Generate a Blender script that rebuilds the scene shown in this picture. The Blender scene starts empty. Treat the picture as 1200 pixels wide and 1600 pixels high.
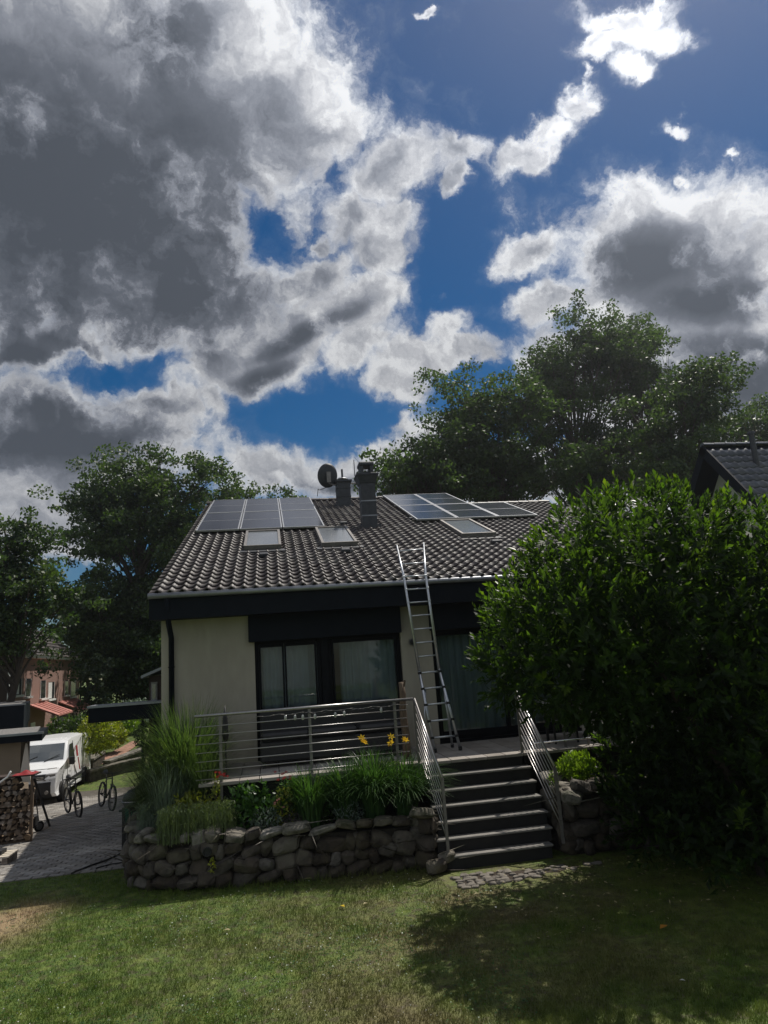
import bpy, bmesh, math, random
import numpy as np
from mathutils import Vector, Matrix, Euler
from math import sin, cos, tan, radians, pi, sqrt, atan2, exp
S = bpy.context.scene
COL = S.collection
rnd = random.Random(11)
NR = np.random.default_rng(5)

# ------------------------------------------------------------------ camera
EYE = Vector((0.0, 0.0, 3.01))
PITCH, ROLL, YAW, FPX = radians(11.92), radians(4.08), radians(9.68), 1071.0
Fv = Vector((sin(YAW)*cos(PITCH), cos(YAW)*cos(PITCH), sin(PITCH)))
R0 = Vector((cos(YAW), -sin(YAW), 0)); U0 = R0.cross(Fv)
Rv = R0*cos(ROLL)-U0*sin(ROLL); Uv = U0*cos(ROLL)+R0*sin(ROLL)
cd = bpy.data.cameras.new('camera'); cam = bpy.data.objects.new('camera', cd); COL.objects.link(cam)
cam.matrix_world = Matrix(((Rv.x, Uv.x, -Fv.x, EYE.x), (Rv.y, Uv.y, -Fv.y, EYE.y), (Rv.z, Uv.z, -Fv.z, EYE.z), (0, 0, 0, 1)))
cd.sensor_fit = 'VERTICAL'; cd.sensor_height = 36; cd.sensor_width = 27
cd.lens = 36*FPX/1600; cd.clip_end = 3000; cd.clip_start = .05
S.camera = cam
S.render.resolution_x = 768; S.render.resolution_y = 1024

def ray(px, py): return Fv + Rv*((px-600)/FPX) - Uv*((py-800)/FPX)
def at(px, py, x=None, y=None, z=None):
    d = ray(px, py)
    t = (x-EYE.x)/d.x if x is not None else (y-EYE.y)/d.y if y is not None else (z-EYE.z)/d.z
    return EYE + d*t

# ------------------------------------------------------------------ light
SUN_AZ, SUN_EL = radians(48), radians(60)
sund = Vector((sin(SUN_AZ)*cos(SUN_EL), cos(SUN_AZ)*cos(SUN_EL), sin(SUN_EL)))
S.view_settings.view_transform = 'Standard'; S.view_settings.look = 'None'
S.view_settings.gamma = 1; S.view_settings.use_curve_mapping = False
S.view_settings.exposure = -0.18
sl = bpy.data.lights.new('sun', 'SUN'); sl.energy = 5.0; sl.angle = radians(.53); sl.color = (1, .94, .85)
so = bpy.data.objects.new('sun', sl); COL.objects.link(so)
so.rotation_euler = (-sund).to_track_quat('-Z', 'Y').to_euler()
SKY_STRENGTH = .1

def build_world():
    w = bpy.data.worlds.new('World'); S.world = w; w.use_nodes = True
    nt = w.node_tree; nt.nodes.clear(); N = nt.nodes; L = nt.links
    def n(t, **k):
        o = N.new(t)
        for a, b in k.items(): setattr(o, a, b)
        return o
    def math_(op, a, b=None, c=None, clamp=False):
        o = n('ShaderNodeMath', operation=op, use_clamp=clamp)
        for i, v in enumerate((a, b, c)):
            if v is None: continue
            if isinstance(v, (int, float)): o.inputs[i].default_value = v
            else: L.new(v, o.inputs[i])
        return o.outputs[0]
    def vm(op, a, b=None, scale=None):
        o = n('ShaderNodeVectorMath', operation=op)
        for i, v in enumerate((a, b)):
            if v is None: continue
            if isinstance(v, (tuple, Vector)): o.inputs[i].default_value = v
            else: L.new(v, o.inputs[i])
        if scale is not None:
            if isinstance(scale, (int, float)): o.inputs['Scale'].default_value = scale
            else: L.new(scale, o.inputs['Scale'])
        return o.outputs['Value'] if op in ('DOT_PRODUCT', 'LENGTH') else o.outputs['Vector']
    def mr(v, a, b, c=0, d=1, smooth=True):
        o = n('ShaderNodeMapRange', interpolation_type='SMOOTHSTEP' if smooth else 'LINEAR')
        L.new(v, o.inputs['Value'])
        for i, q in zip((1, 2, 3, 4), (a, b, c, d)): o.inputs[i].default_value = q
        return o.outputs['Result']
    def noise(vec, scale, detail=6, rough=.55, dist=0., col=False):
        o = n('ShaderNodeTexNoise'); o.noise_dimensions = '3D'
        L.new(vec, o.inputs['Vector']); o.inputs['Scale'].default_value = scale
        o.inputs['Detail'].default_value = detail; o.inputs['Roughness'].default_value = rough
        o.inputs['Distortion'].default_value = dist
        return o.outputs['Color'] if col else o.outputs['Fac']
    def mixc(f, a, b):
        o = n('ShaderNodeMix', data_type='RGBA')
        if isinstance(f, (int, float)): o.inputs['Factor'].default_value = f
        else: L.new(f, o.inputs['Factor'])
        for s, v in (('A', a), ('B', b)):
            i = [q for q in o.inputs if q.name == s and q.type == 'RGBA'][0]
            if isinstance(v, tuple): i.default_value = (*v, 1)
            else: L.new(v, i)
        return [q for q in o.outputs if q.type == 'RGBA'][0]
    tc = n('ShaderNodeTexCoord'); D = tc.outputs['Generated']
    # domain warp
    wn = noise(D, 4.5, 3, .55, 0, True)
    wv = vm('SCALE', vm('SUBTRACT', wn, (.5, .5, .5)), scale=.10)
    wn2 = noise(D, 16, 6, .62, 0, True)
    wv2 = vm('SCALE', vm('SUBTRACT', wn2, (.5, .5, .5)), scale=.075)
    Dw = vm('ADD', vm('ADD', D, wv), wv2)
    def frame(cx, cy, rx, ry, rot):
        c = ray(cx, cy).normalized(); a0 = (ray(cx+5, cy)-ray(cx-5, cy)); b0 = (ray(cx, cy-5)-ray(cx, cy+5))
        k = ray(cx, cy).length
        r = radians(rot)
        a = (a0*cos(r)+b0*sin(r)); a = (a-c*a.dot(c)).normalized(); b = c.cross(a)*-1
        b = a.cross(c)*-1 if False else c.cross(a)
        m = Matrix((a, b, c)).transposed()
        return c, m.to_euler(), rx/FPX/k, ry/FPX/k
    def field(blobs, vec, sm=.35):
        cur = None
        for q, (cx, cy, rx, ry, rot) in enumerate(blobs):
            if q and q % 10 == 0:      # keeps the node stack short: later blobs wait for the earlier ones
                ma = n('ShaderNodeVectorMath', operation='MULTIPLY_ADD')
                L.new(cur, ma.inputs[0]); ma.inputs[1].default_value = (1e-7, 0, 0); L.new(vec, ma.inputs[2]); vec = ma.outputs['Vector']
            c, e, a, b = frame(cx, cy, rx, ry, rot)
            mp = n('ShaderNodeMapping', vector_type='TEXTURE')
            L.new(vec, mp.inputs['Vector'])
            mp.inputs['Location'].default_value = c; mp.inputs['Rotation'].default_value = e
            mp.inputs['Scale'].default_value = (a, b, max(a, b)*1.2)
            ln = vm('LENGTH', mp.outputs[0])
            if cur is None: cur = ln
            else: cur = math_('SMOOTH_MIN', cur, ln, sm)
        return cur
    solid = [(120, 330, 330, 250, 0), (330, 190, 190, 160, 0), (450, 170, 95, 95, 0), (60, 60, 380, 190, 0), (330, 40, 120, 70, 0),
             (260, 470, 190, 110, 0), (110, 690, 250, 95, 0), (60, 560, 120, 60, 0), (260, 645, 80, 45, 0), (330, 570, 90, 50, 10),
             (440, 545, 130, 45, 20), (560, 480, 90, 50, 20), (590, 400, 55, 45, 10), (385, 640, 1, 1, 0),
             (550, 345, 38, 45, 0), (600, 275, 75, 45, 10), (700, 250, 55, 20, 0), (690, 318, 22, 18, 0),
             (620, 600, 55, 28, -30), (720, 545, 55, 20, 0), (640, 560, 70, 30, 0),
             (820, 255, 52, 30, 20), (905, 165, 30, 34, -30), (870, 215, 26, 24, 0), (960, 66, 44, 20, 10), (1035, 60, 52, 26, 0), (1000, 105, 28, 20, 0), (1057, 266, 16, 12, 0), (1055, 205, 22, 12, 0),
             (1010, 370, 165, 72, 5), (1000, 330, 60, 42, 0), (835, 395, 70, 28, 10), (1150, 420, 110, 75, 0), (1110, 510, 170, 85, 0), (850, 470, 55, 30, 20), (1190, 620, 110, 70, 0), (1010, 450, 120, 60, 0),
             (440, 735, 95, 38, 0), (560, 735, 110, 30, 5), (660, 680, 48, 26, 20), (650, 745, 80, 30, 0), (60, 820, 130, 50, 0), (240, 800, 1, 1, 0), (682, 2, 14, 8, 0), (430, 15, 26, 34, 0)]
    solid += [(1090, 640, 150, 110, 0), (950, 600, 120, 90, 0), (860, 560, 60, 50, 0), (800, 750, 160, 50, 0), (1100, 780, 180, 60, 0), (500, 430, 60, 34, 30), (470, 500, 50, 34, 30), (560, 545, 60, 30, 20), (640, 610, 42, 26, -40), (600, 350, 40, 30, 30), (530, 370, 26, 26, 0), (920, 130, 12, 22, 20), (850, 215, 30, 18, 20), (700, 520, 40, 20, 30), (750, 560, 26, 16, 10), (500, 380, 22, 16, 40), (1120, 240, 16, 8, 20), (1075, 185, 12, 14, 0), (1000, 20, 62, 22, 0), (600, 700, 40, 20, 10), (330, 640, 30, 34, 0), (700, 470, 14, 10, 30), (110, 760, 150, 60, 0), (700, 300, 20, 26, 20)]
    solid = [b for b in solid if b[2] > 1]
    dark = [(150, 330, 260, 170, 0), (30, 230, 160, 110, 0), (310, 400, 150, 110, 20), (90, 690, 190, 38, 0), (300, 470, 90, 50, 10), (60, 480, 110, 60, 0), (20, 560, 60, 30, 0), (260, 60, 60, 60, 0),
            (990, 415, 110, 45, 0), (1110, 470, 100, 30, 0), (1130, 590, 110, 45, 0), (480, 520, 80, 14, 25), (210, 600, 60, 20, 0), (520, 760, 90, 12, 0), (120, 640, 120, 40, 0), (200, 520, 120, 60, 0), (1150, 560, 90, 30, 0), (410, 590, 50, 18, 20)]
    d1 = field(solid, Dw)
    d2 = field(dark, vm('ADD', D, vm('SCALE', wv, scale=.5)), .5)
    gaps = field([(480, 645, 100, 22, 0), (700, 430, 34, 60, 0), (690, 640, 1.5, 1.5, 0), (150, 582, 110, 13, 3), (225, 575, 26, 20, 0), (415, 360, 18, 40, 20), (590, 250, 1.5, 1.5, 0), (200, 790, 40, 22, 20)], Dw, .2)
    # fine billow noise, and the same field a step nearer the sun: their difference is the lit edge
    nz = noise(Dw, 7, 10, .60)
    Ds = vm('ADD', Dw, tuple(sund*.020))
    nzs = noise(Ds, 7, 10, .60)
    lit = math_('SUBTRACT', nz, nzs)
    nf = noise(vm('ADD', D, wv2), 24, 8, .62)
    F = math_('SUBTRACT', 1.0, d1)
    F = math_('ADD', F, math_('MULTIPLY', math_('SUBTRACT', nz, .5), 1.7))
    F = math_('ADD', F, math_('MULTIPLY', math_('SUBTRACT', nf, .5), 1.3))
    F = math_('SUBTRACT', F, mr(gaps, .1, 2.2, .75, 0))
    # the rest of the sky carries the same kind of broken cloud
    cen = ray(600, 500).normalized()
    far = mr(vm('DOT_PRODUCT', D, tuple(cen)), .78, .55)
    Fo = math_('MULTIPLY', math_('SUBTRACT', noise(D, 2.4, 8, .56), .5), 3.2)
    F = math_('ADD', math_('MULTIPLY', F, math_('SUBTRACT', 1, far)), math_('MULTIPLY', Fo, far))
    alpha = math_('ADD', math_('MULTIPLY', mr(F, -.38, .30), .88), math_('MULTIPLY', mr(F, -.75, .1), .12), clamp=True)
    thick = mr(d2, 2.0, .0)
    core = math_('MULTIPLY', thick, mr(F, .0, .8)); thick = core
    tn = noise(Dw, 3.0, 5, .5)
    thick = math_('ADD', thick, math_('MULTIPLY', math_('SUBTRACT', tn, .5), .42))
    thick = math_('ADD', thick, mr(F, -.1, 1.3, .04, .30))
    thick = math_('ADD', math_('MULTIPLY', thick, math_('SUBTRACT', 1, far)), math_('MULTIPLY', mr(F, .1, 1.2, 0.1, .85), far))
    thick = math_('SUBTRACT', thick, math_('MULTIPLY', math_('MULTIPLY', lit, 1.9), math_('SUBTRACT', 1, math_('MULTIPLY', core, .8))), clamp=True)
    ramp = n('ShaderNodeValToRGB'); L.new(thick, ramp.inputs['Fac'])
    cr = ramp.color_ramp; cr.elements[0].position = 0; cr.elements[0].color = (1.1, 1.12, 1.15, 1)
    cr.elements[1].position = 1; cr.elements[1].color = (.125, .145, .18, 1)
    for p, c in ((.14, (.78, .80, .85)), (.36, (.42, .45, .52)), (.62, (.21, .235, .285))):
        e = cr.elements.new(p); e.color = (*c, 1)
    # forward scattering: cloud close to the sun's direction is brighter
    sd = vm('DOT_PRODUCT', D, tuple(sund))
    glow = math_('POWER', math_('MAXIMUM', sd, 0), 9.0)
    cc = vm('SCALE', ramp.outputs['Color'], scale=math_('ADD', .95, math_('MULTIPLY', glow, 1.7)))
    cc = vm('SCALE', cc, scale=CLOUD)
    sky = n('ShaderNodeTexSky', sky_type='NISHITA'); sky.sun_disc = False
    sky.sun_elevation = SUN_EL; sky.sun_rotation = SUN_AZ
    sky.altitude = 100; sky.air_density = 1; sky.dust_density = .4; sky.ozone_density = 3.5
    hs = n('ShaderNodeHueSaturation'); hs.inputs['Saturation'].default_value = 1.48; hs.inputs['Value'].default_value = SKYV
    L.new(sky.outputs[0], hs.inputs['Color'])
    col = mixc(alpha, hs.outputs[0], cc)
    bg = n('ShaderNodeBackground'); L.new(col, bg.inputs['Color']); bg.inputs['Strength'].default_value = SKY_STRENGTH
    out = n('ShaderNodeOutputWorld'); L.new(bg.outputs[0], out.inputs[0])
    w.cycles.sampling_method = 'MANUAL'; w.cycles.sample_map_resolution = 1024
CLOUD = 6.4; SKYV = .55
build_world()

# ------------------------------------------------------------------ materials
MATS = {}
def mk(name, c1, c2=None, scale=8, rough=.8, metal=0, bump=0, bscale=None, spec=.5, c3=None, scale3=1.5, stretch=None, obj=False, vary=0):
    if name in MATS: return MATS[name]
    m = bpy.data.materials.new(name); m.use_nodes = True; nt = m.node_tree
    b = nt.nodes['Principled BSDF']; b.inputs['Roughness'].default_value = rough
    b.inputs['Metallic'].default_value = metal; b.inputs['Specular IOR Level'].default_value = spec
    g = nt.nodes.new('ShaderNodeTexCoord' if obj else 'ShaderNodeNewGeometry')
    pos = g.outputs['Object'] if obj else g.outputs['Position']
    if stretch:
        mp = nt.nodes.new('ShaderNodeMapping'); mp.inputs['Scale'].default_value = stretch
        nt.links.new(pos, mp.inputs[0]); pos = mp.outputs[0]
    def noise(s, d=6):
        o = nt.nodes.new('ShaderNodeTexNoise'); o.inputs['Scale'].default_value = s; o.inputs['Detail'].default_value = d
        o.inputs['Roughness'].default_value = .6
        nt.links.new(pos, o.inputs['Vector']); return o.outputs['Fac']
    if c2 is None: c2 = tuple(x*.8 for x in c1)
    r = nt.nodes.new('ShaderNodeValToRGB'); r.color_ramp.elements[0].position = .35; r.color_ramp.elements[1].position = .65
    r.color_ramp.elements[0].color = (*c1, 1); r.color_ramp.elements[1].color = (*c2, 1)
    nt.links.new(noise(scale), r.inputs[0]); colout = r.outputs[0]
    if c3:
        r2 = nt.nodes.new('ShaderNodeValToRGB'); r2.color_ramp.elements[0].position = .48; r2.color_ramp.elements[1].position = .62
        r2.color_ramp.elements[0].color = (0, 0, 0, 1); r2.color_ramp.elements[1].color = (1, 1, 1, 1)
        nt.links.new(noise(scale3, 5), r2.inputs[0])
        mx = nt.nodes.new('ShaderNodeMixRGB'); nt.links.new(r2.outputs[0], mx.inputs[0]); nt.links.new(colout, mx.inputs[1])
        mx.inputs[2].default_value = (*c3, 1); colout = mx.outputs[0]
    if vary:
        oi = nt.nodes.new('ShaderNodeObjectInfo'); gi = nt.nodes.new('ShaderNodeNewGeometry')
        ad = nt.nodes.new('ShaderNodeMath'); ad.operation = 'ADD'; nt.links.new(oi.outputs['Random'], ad.inputs[0]); nt.links.new(gi.outputs['Random Per Island'], ad.inputs[1])
        fr = nt.nodes.new('ShaderNodeMath'); fr.operation = 'FRACT'; nt.links.new(ad.outputs[0], fr.inputs[0])
        mr_ = nt.nodes.new('ShaderNodeMapRange'); nt.links.new(fr.outputs[0], mr_.inputs[0]); mr_.inputs[3].default_value = 1-vary; mr_.inputs[4].default_value = 1+vary*.7
        hv = nt.nodes.new('ShaderNodeHueSaturation'); nt.links.new(colout, hv.inputs['Color']); nt.links.new(mr_.outputs[0], hv.inputs['Value'])
        m2 = nt.nodes.new('ShaderNodeMapRange'); nt.links.new(fr.outputs[0], m2.inputs[0]); m2.inputs[3].default_value = 1+vary*.6; m2.inputs[4].default_value = 1-vary
        nt.links.new(m2.outputs[0], hv.inputs['Saturation']); colout = hv.outputs[0]
    nt.links.new(colout, b.inputs['Base Color'])
    if bump:
        bp = nt.nodes.new('ShaderNodeBump'); bp.inputs['Strength'].default_value = bump; bp.inputs['Distance'].default_value = .02
        nt.links.new(noise(bscale or scale*3), bp.inputs['Height']); nt.links.new(bp.outputs[0], b.inputs['Normal'])
    MATS[name] = m; return m
def leafmat(name, c1, c2, scale=3, rough=.45, trans=.35, spec=.5, tcol=None):
    m = bpy.data.materials.new(name); m.use_nodes = True; nt = m.node_tree
    b = nt.nodes['Principled BSDF']; b.inputs['Roughness'].default_value = rough; b.inputs['Specular IOR Level'].default_value = spec
    g = nt.nodes.new('ShaderNodeNewGeometry')
    o = nt.nodes.new('ShaderNodeTexNoise'); o.inputs['Scale'].default_value = scale; o.inputs['Detail'].default_value = 4
    nt.links.new(g.outputs['Position'], o.inputs['Vector'])
    add = nt.nodes.new('ShaderNodeMath'); add.operation = 'MULTIPLY_ADD'; add.inputs[1].default_value = .35
    nt.links.new(g.outputs['Random Per Island'], add.inputs[0]); nt.links.new(o.outputs['Fac'], add.inputs[2])
    r = nt.nodes.new('ShaderNodeValToRGB'); r.color_ramp.elements[0].position = .45; r.color_ramp.elements[1].position = .9
    r.color_ramp.elements[0].color = (*c1, 1); r.color_ramp.elements[1].color = (*c2, 1)
    nt.links.new(add.outputs[0], r.inputs[0]); nt.links.new(r.outputs[0], b.inputs['Base Color'])
    t = nt.nodes.new('ShaderNodeBsdfTranslucent')
    mx = nt.nodes.new('ShaderNodeMixRGB'); mx.blend_type = 'MULTIPLY'; mx.inputs[0].default_value = 1
    nt.links.new(r.outputs[0], mx.inputs[1]); mx.inputs[2].default_value = (*(tcol or (1.5, 1.7, .6)), 1)
    nt.links.new(mx.outputs[0], t.inputs['Color'])
    ms = nt.nodes.new('ShaderNodeMixShader'); ms.inputs[0].default_value = trans
    nt.links.new(b.outputs[0], ms.inputs[1]); nt.links.new(t.outputs[0], ms.inputs[2])
    nt.links.new(ms.outputs[0], nt.nodes['Material Output'].inputs[0])
    MATS[name] = m; return m
def glassmat(name, tint=(.8, .85, .85), rough=.02, ior=1.5):
    m = bpy.data.materials.new(name); m.use_nodes = True; nt = m.node_tree; nt.nodes.remove(nt.nodes['Principled BSDF'])
    gl = nt.nodes.new('ShaderNodeBsdfGlossy'); gl.inputs['Roughness'].default_value = rough
    tr = nt.nodes.new('ShaderNodeBsdfTransparent'); tr.inputs[0].default_value = (*tint, 1)
    fr = nt.nodes.new('ShaderNodeFresnel'); fr.inputs[0].default_value = ior
    ms = nt.nodes.new('ShaderNodeMixShader'); nt.links.new(fr.outputs[0], ms.inputs[0])
    nt.links.new(tr.outputs[0], ms.inputs[1]); nt.links.new(gl.outputs[0], ms.inputs[2])
    nt.links.new(ms.outputs[0], nt.nodes['Material Output'].inputs[0])
    MATS[name] = m; return m

M_render = mk('cream_render', (.42, .385, .31), (.385, .35, .28), 2.5, .9, bump=.35, bscale=120, c3=(.35, .32, .255), scale3=1.6, stretch=(1, 1, .3))
M_dark = mk('anthracite_paint', (.005, .0075, .012), (.007, .010, .015), 5, .6, spec=.12)
M_frame = mk('window_frame_dark', (.003, .004, .006), (.005, .006, .009), 5, .55, spec=.15)
M_tile = mk('glazed_roof_tile', (.07, .054, .051), (.044, .035, .034), 6, .52, spec=.45, bump=.15, bscale=60, c3=(.11, .098, .085), scale3=3, vary=.35)
M_tile2 = mk('slate_grey_tile', (.105, .115, .14), (.07, .078, .10), 4, .38, c3=(.095, .10, .105), scale3=2, vary=.2)
M_slate = mk('slate_cladding', (.028, .03, .036), (.045, .048, .056), 9, .55, bump=.2, bscale=30)
M_zinc = mk('zinc_metal', (.30, .31, .33), (.22, .23, .25), 4, .45, .7)
M_steel = mk('brushed_steel', (.40, .39, .385), (.32, .31, .305), 30, .33, .95)
M_steeld = mk('weathered_steel_post', (.25, .235, .22), (.18, .17, .16), 12, .5, .6)
M_alu = mk('ladder_aluminium', (.62, .64, .66), (.5, .52, .54), 15, .35, .85)
M_black = mk('black_plastic', (.012, .012, .013), (.02, .02, .021), 10, .55)
M_rubber = mk('tyre_rubber', (.015, .015, .015), (.025, .024, .023), 20, .85)
M_cable = mk('black_hose_rubber', (.012, .012, .012), (.018, .018, .018), 20, .5)
M_solar = mk('solar_glass', (.014, .016, .026), (.02, .022, .034), 1.2, .16, spec=1.0)
M_solar.node_tree.nodes['Principled BSDF'].inputs['IOR'].default_value = 2.0
M_solarf = mk('solar_frame', (.45, .46, .48), (.38, .39, .41), 5, .4, .8)
M_sky = mk('skylight_blind', (.20, .215, .23), (.17, .185, .20), 1.5, .12, spec=.9)
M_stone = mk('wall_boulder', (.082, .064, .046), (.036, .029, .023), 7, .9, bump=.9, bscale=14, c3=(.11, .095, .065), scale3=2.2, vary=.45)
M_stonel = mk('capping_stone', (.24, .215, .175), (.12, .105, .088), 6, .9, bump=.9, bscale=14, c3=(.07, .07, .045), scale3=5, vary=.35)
M_mortar = mk('earth_core', (.035, .028, .02), (.02, .017, .013), 12, 1, bump=.6)
M_soil = mk('bed_soil', (.045, .032, .022), (.025, .018, .012), 9, 1, bump=.8, bscale=20)
M_cobble = mk('cobble_stone', (.20, .18, .15), (.12, .105, .09), 8, .9, bump=.6)
M_step = mk('stair_concrete', (.24, .225, .205), (.17, .16, .148), 7, .85, bump=.25, bscale=40, c3=(.17, .165, .15), scale3=2)
M_riser = mk('stair_riser_shade', (.022, .021, .02), (.014, .0135, .013), 8, .9, bump=.2)  # shade on the risers painted into a darker copy of the step colour
M_deck = mk('terrace_slab', (.33, .30, .265), (.25, .225, .20), 4, .8, bump=.25, bscale=30, vary=.2)
M_paver = mk('driveway_paver', (.27, .25, .225), (.19, .177, .16), 2.2, .9, bump=.5, bscale=40, c3=(.33, .305, .27), scale3=1.2, vary=.25)
M_joint = mk('paver_joint_sand', (.10, .09, .075), (.07, .062, .05), 8, 1, bump=.5)
M_brick = mk('red_brick_render', (.29, .175, .145), (.25, .15, .12), 12, .9, bump=.3, bscale=40)
M_redtile = mk('red_porch_tile', (.50, .21, .17), (.42, .16, .13), 3, .6)
M_white = mk('white_paint', (.80, .80, .78), (.74, .74, .72), 2, .5)
M_van = mk('van_white_paint', (.80, .81, .82), (.78, .79, .80), 1, .22, spec=.6)
M_red = mk('red_fabric', (.30, .012, .016), (.20, .008, .012), 12, .7, bump=.3)
M_wood = mk('weathered_wood', (.16, .11, .07), (.09, .065, .045), 6, .85, bump=.5, stretch=(6, 6, .8))
M_log = mk('split_log', (.30, .22, .15), (.10, .07, .05), 5, .9, bump=.6, stretch=(1, 1, 4), vary=.55)
M_bark = mk('bark', (.075, .058, .042), (.04, .032, .025), 9, .95, bump=1.0, bscale=14, stretch=(3, 3, .7))
M_plank_sunlit = mk('plank_and_sunlit_wall', (.55, .49, .40), (.48, .43, .35), 3, .7, stretch=(1, 1, .3))  # pallet planks, and the painted sunlight of the garage wall patch
M_ochre = mk('garage_plaster', (.30, .235, .17), (.25, .195, .14), 1.5, .9, bump=.15, bscale=60)
M_brownwall = mk('dark_brown_cladding', (.055, .035, .028), (.04, .027, .022), 4, .8)
M_gravel = mk('gravel_roof_edge', (.22, .21, .20), (.12, .115, .11), 14, .9, bump=.6)
M_curtain = mk('curtain_cloth', (.50, .54, .56), (.42, .46, .48), 1.5, .9)
M_green = mk('green_plastic', (.012, .07, .05), (.009, .05, .038), 5, .45)
M_path = mk('red_brick_path', (.36, .20, .14), (.27, .15, .105), 5, .9, bump=.4, bscale=25)
M_yellow = leafmat('lily_petal_yellow', (.80, .50, .02), (.85, .62, .05), 20, .5, .4, tcol=(1, 1, .8))
M_redfl = leafmat('red_petal', (.35, .012, .015), (.5, .03, .02), 20, .5, .3, tcol=(1, .8, .8))
M_pink = leafmat('pink_petal', (.55, .22, .20), (.6, .3, .25), 20, .5, .3, tcol=(1, .9, .9))
M_whitefl = leafmat('white_petal', (.7, .7, .62), (.75, .75, .7), 20, .6, .2, tcol=(1, 1, 1))
M_oak = leafmat('oak_leaves', (.028, .05, .022), (.06, .095, .035), .5, .5, .5)
M_oak2 = leafmat('lime_leaves', (.025, .05, .018), (.07, .11, .03), .5, .5, .38)
M_conif = leafmat('conifer_leaves', (.02, .04, .018), (.06, .085, .03), 1, .6, .15)
M_laurel = leafmat('laurel_leaves', (.007, .016, .007), (.022, .042, .012), 1.2, .5, .42, spec=.28, tcol=(5.6, 5.8, 1.1))
M_laurely = leafmat('laurel_young_leaves', (.035, .075, .012), (.08, .12, .018), 2, .35, .5, spec=.35, tcol=(2.4, 2.6, .6))
M_mis = leafmat('reed_grass_leaves', (.045, .085, .03), (.12, .17, .06), 4, .45, .4)
M_misd = leafmat('fine_grass_leaves', (.045, .075, .03), (.09, .12, .05), 4, .6, .3)
M_lily = leafmat('lily_leaves', (.03, .075, .025), (.065, .13, .035), 5, .38, .35)
M_lav = leafmat('lavender_stalks', (.09, .13, .06), (.16, .20, .08), 6, .6, .3)
M_silver = leafmat('silver_leaves', (.12, .17, .13), (.2, .25, .19), 6, .6, .3, tcol=(1.2, 1.3, 1))
M_bright = leafmat('bright_shrub_leaves', (.10, .17, .02), (.19, .27, .03), 6, .45, .45)
M_ygr = leafmat('yellow_green_leaves', (.13, .17, .02), (.28, .28, .04), 6, .45, .45)
M_peony = leafmat('peony_leaves', (.03, .08, .02), (.07, .15, .03), 6, .4, .4)
M_purple = leafmat('heather_leaves', (.05, .045, .045), (.09, .075, .08), 6, .7, .2, tcol=(1, 1, 1))
M_box = leafmat('boxwood_leaves', (.015, .03, .01), (.03, .05, .015), 6, .5, .3)
M_glass = glassmat('window_glass')
M_glassd = glassmat('dark_car_glass', (.12, .14, .15), .03, 1.6)
M_chrome = mk('chrome', (.8, .8, .8), (.75, .75, .75), 5, .12, 1)
M_bulb = mk('glass_bulb', (.55, .55, .52), (.45, .45, .43), 5, .1, spec=.8)

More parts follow.
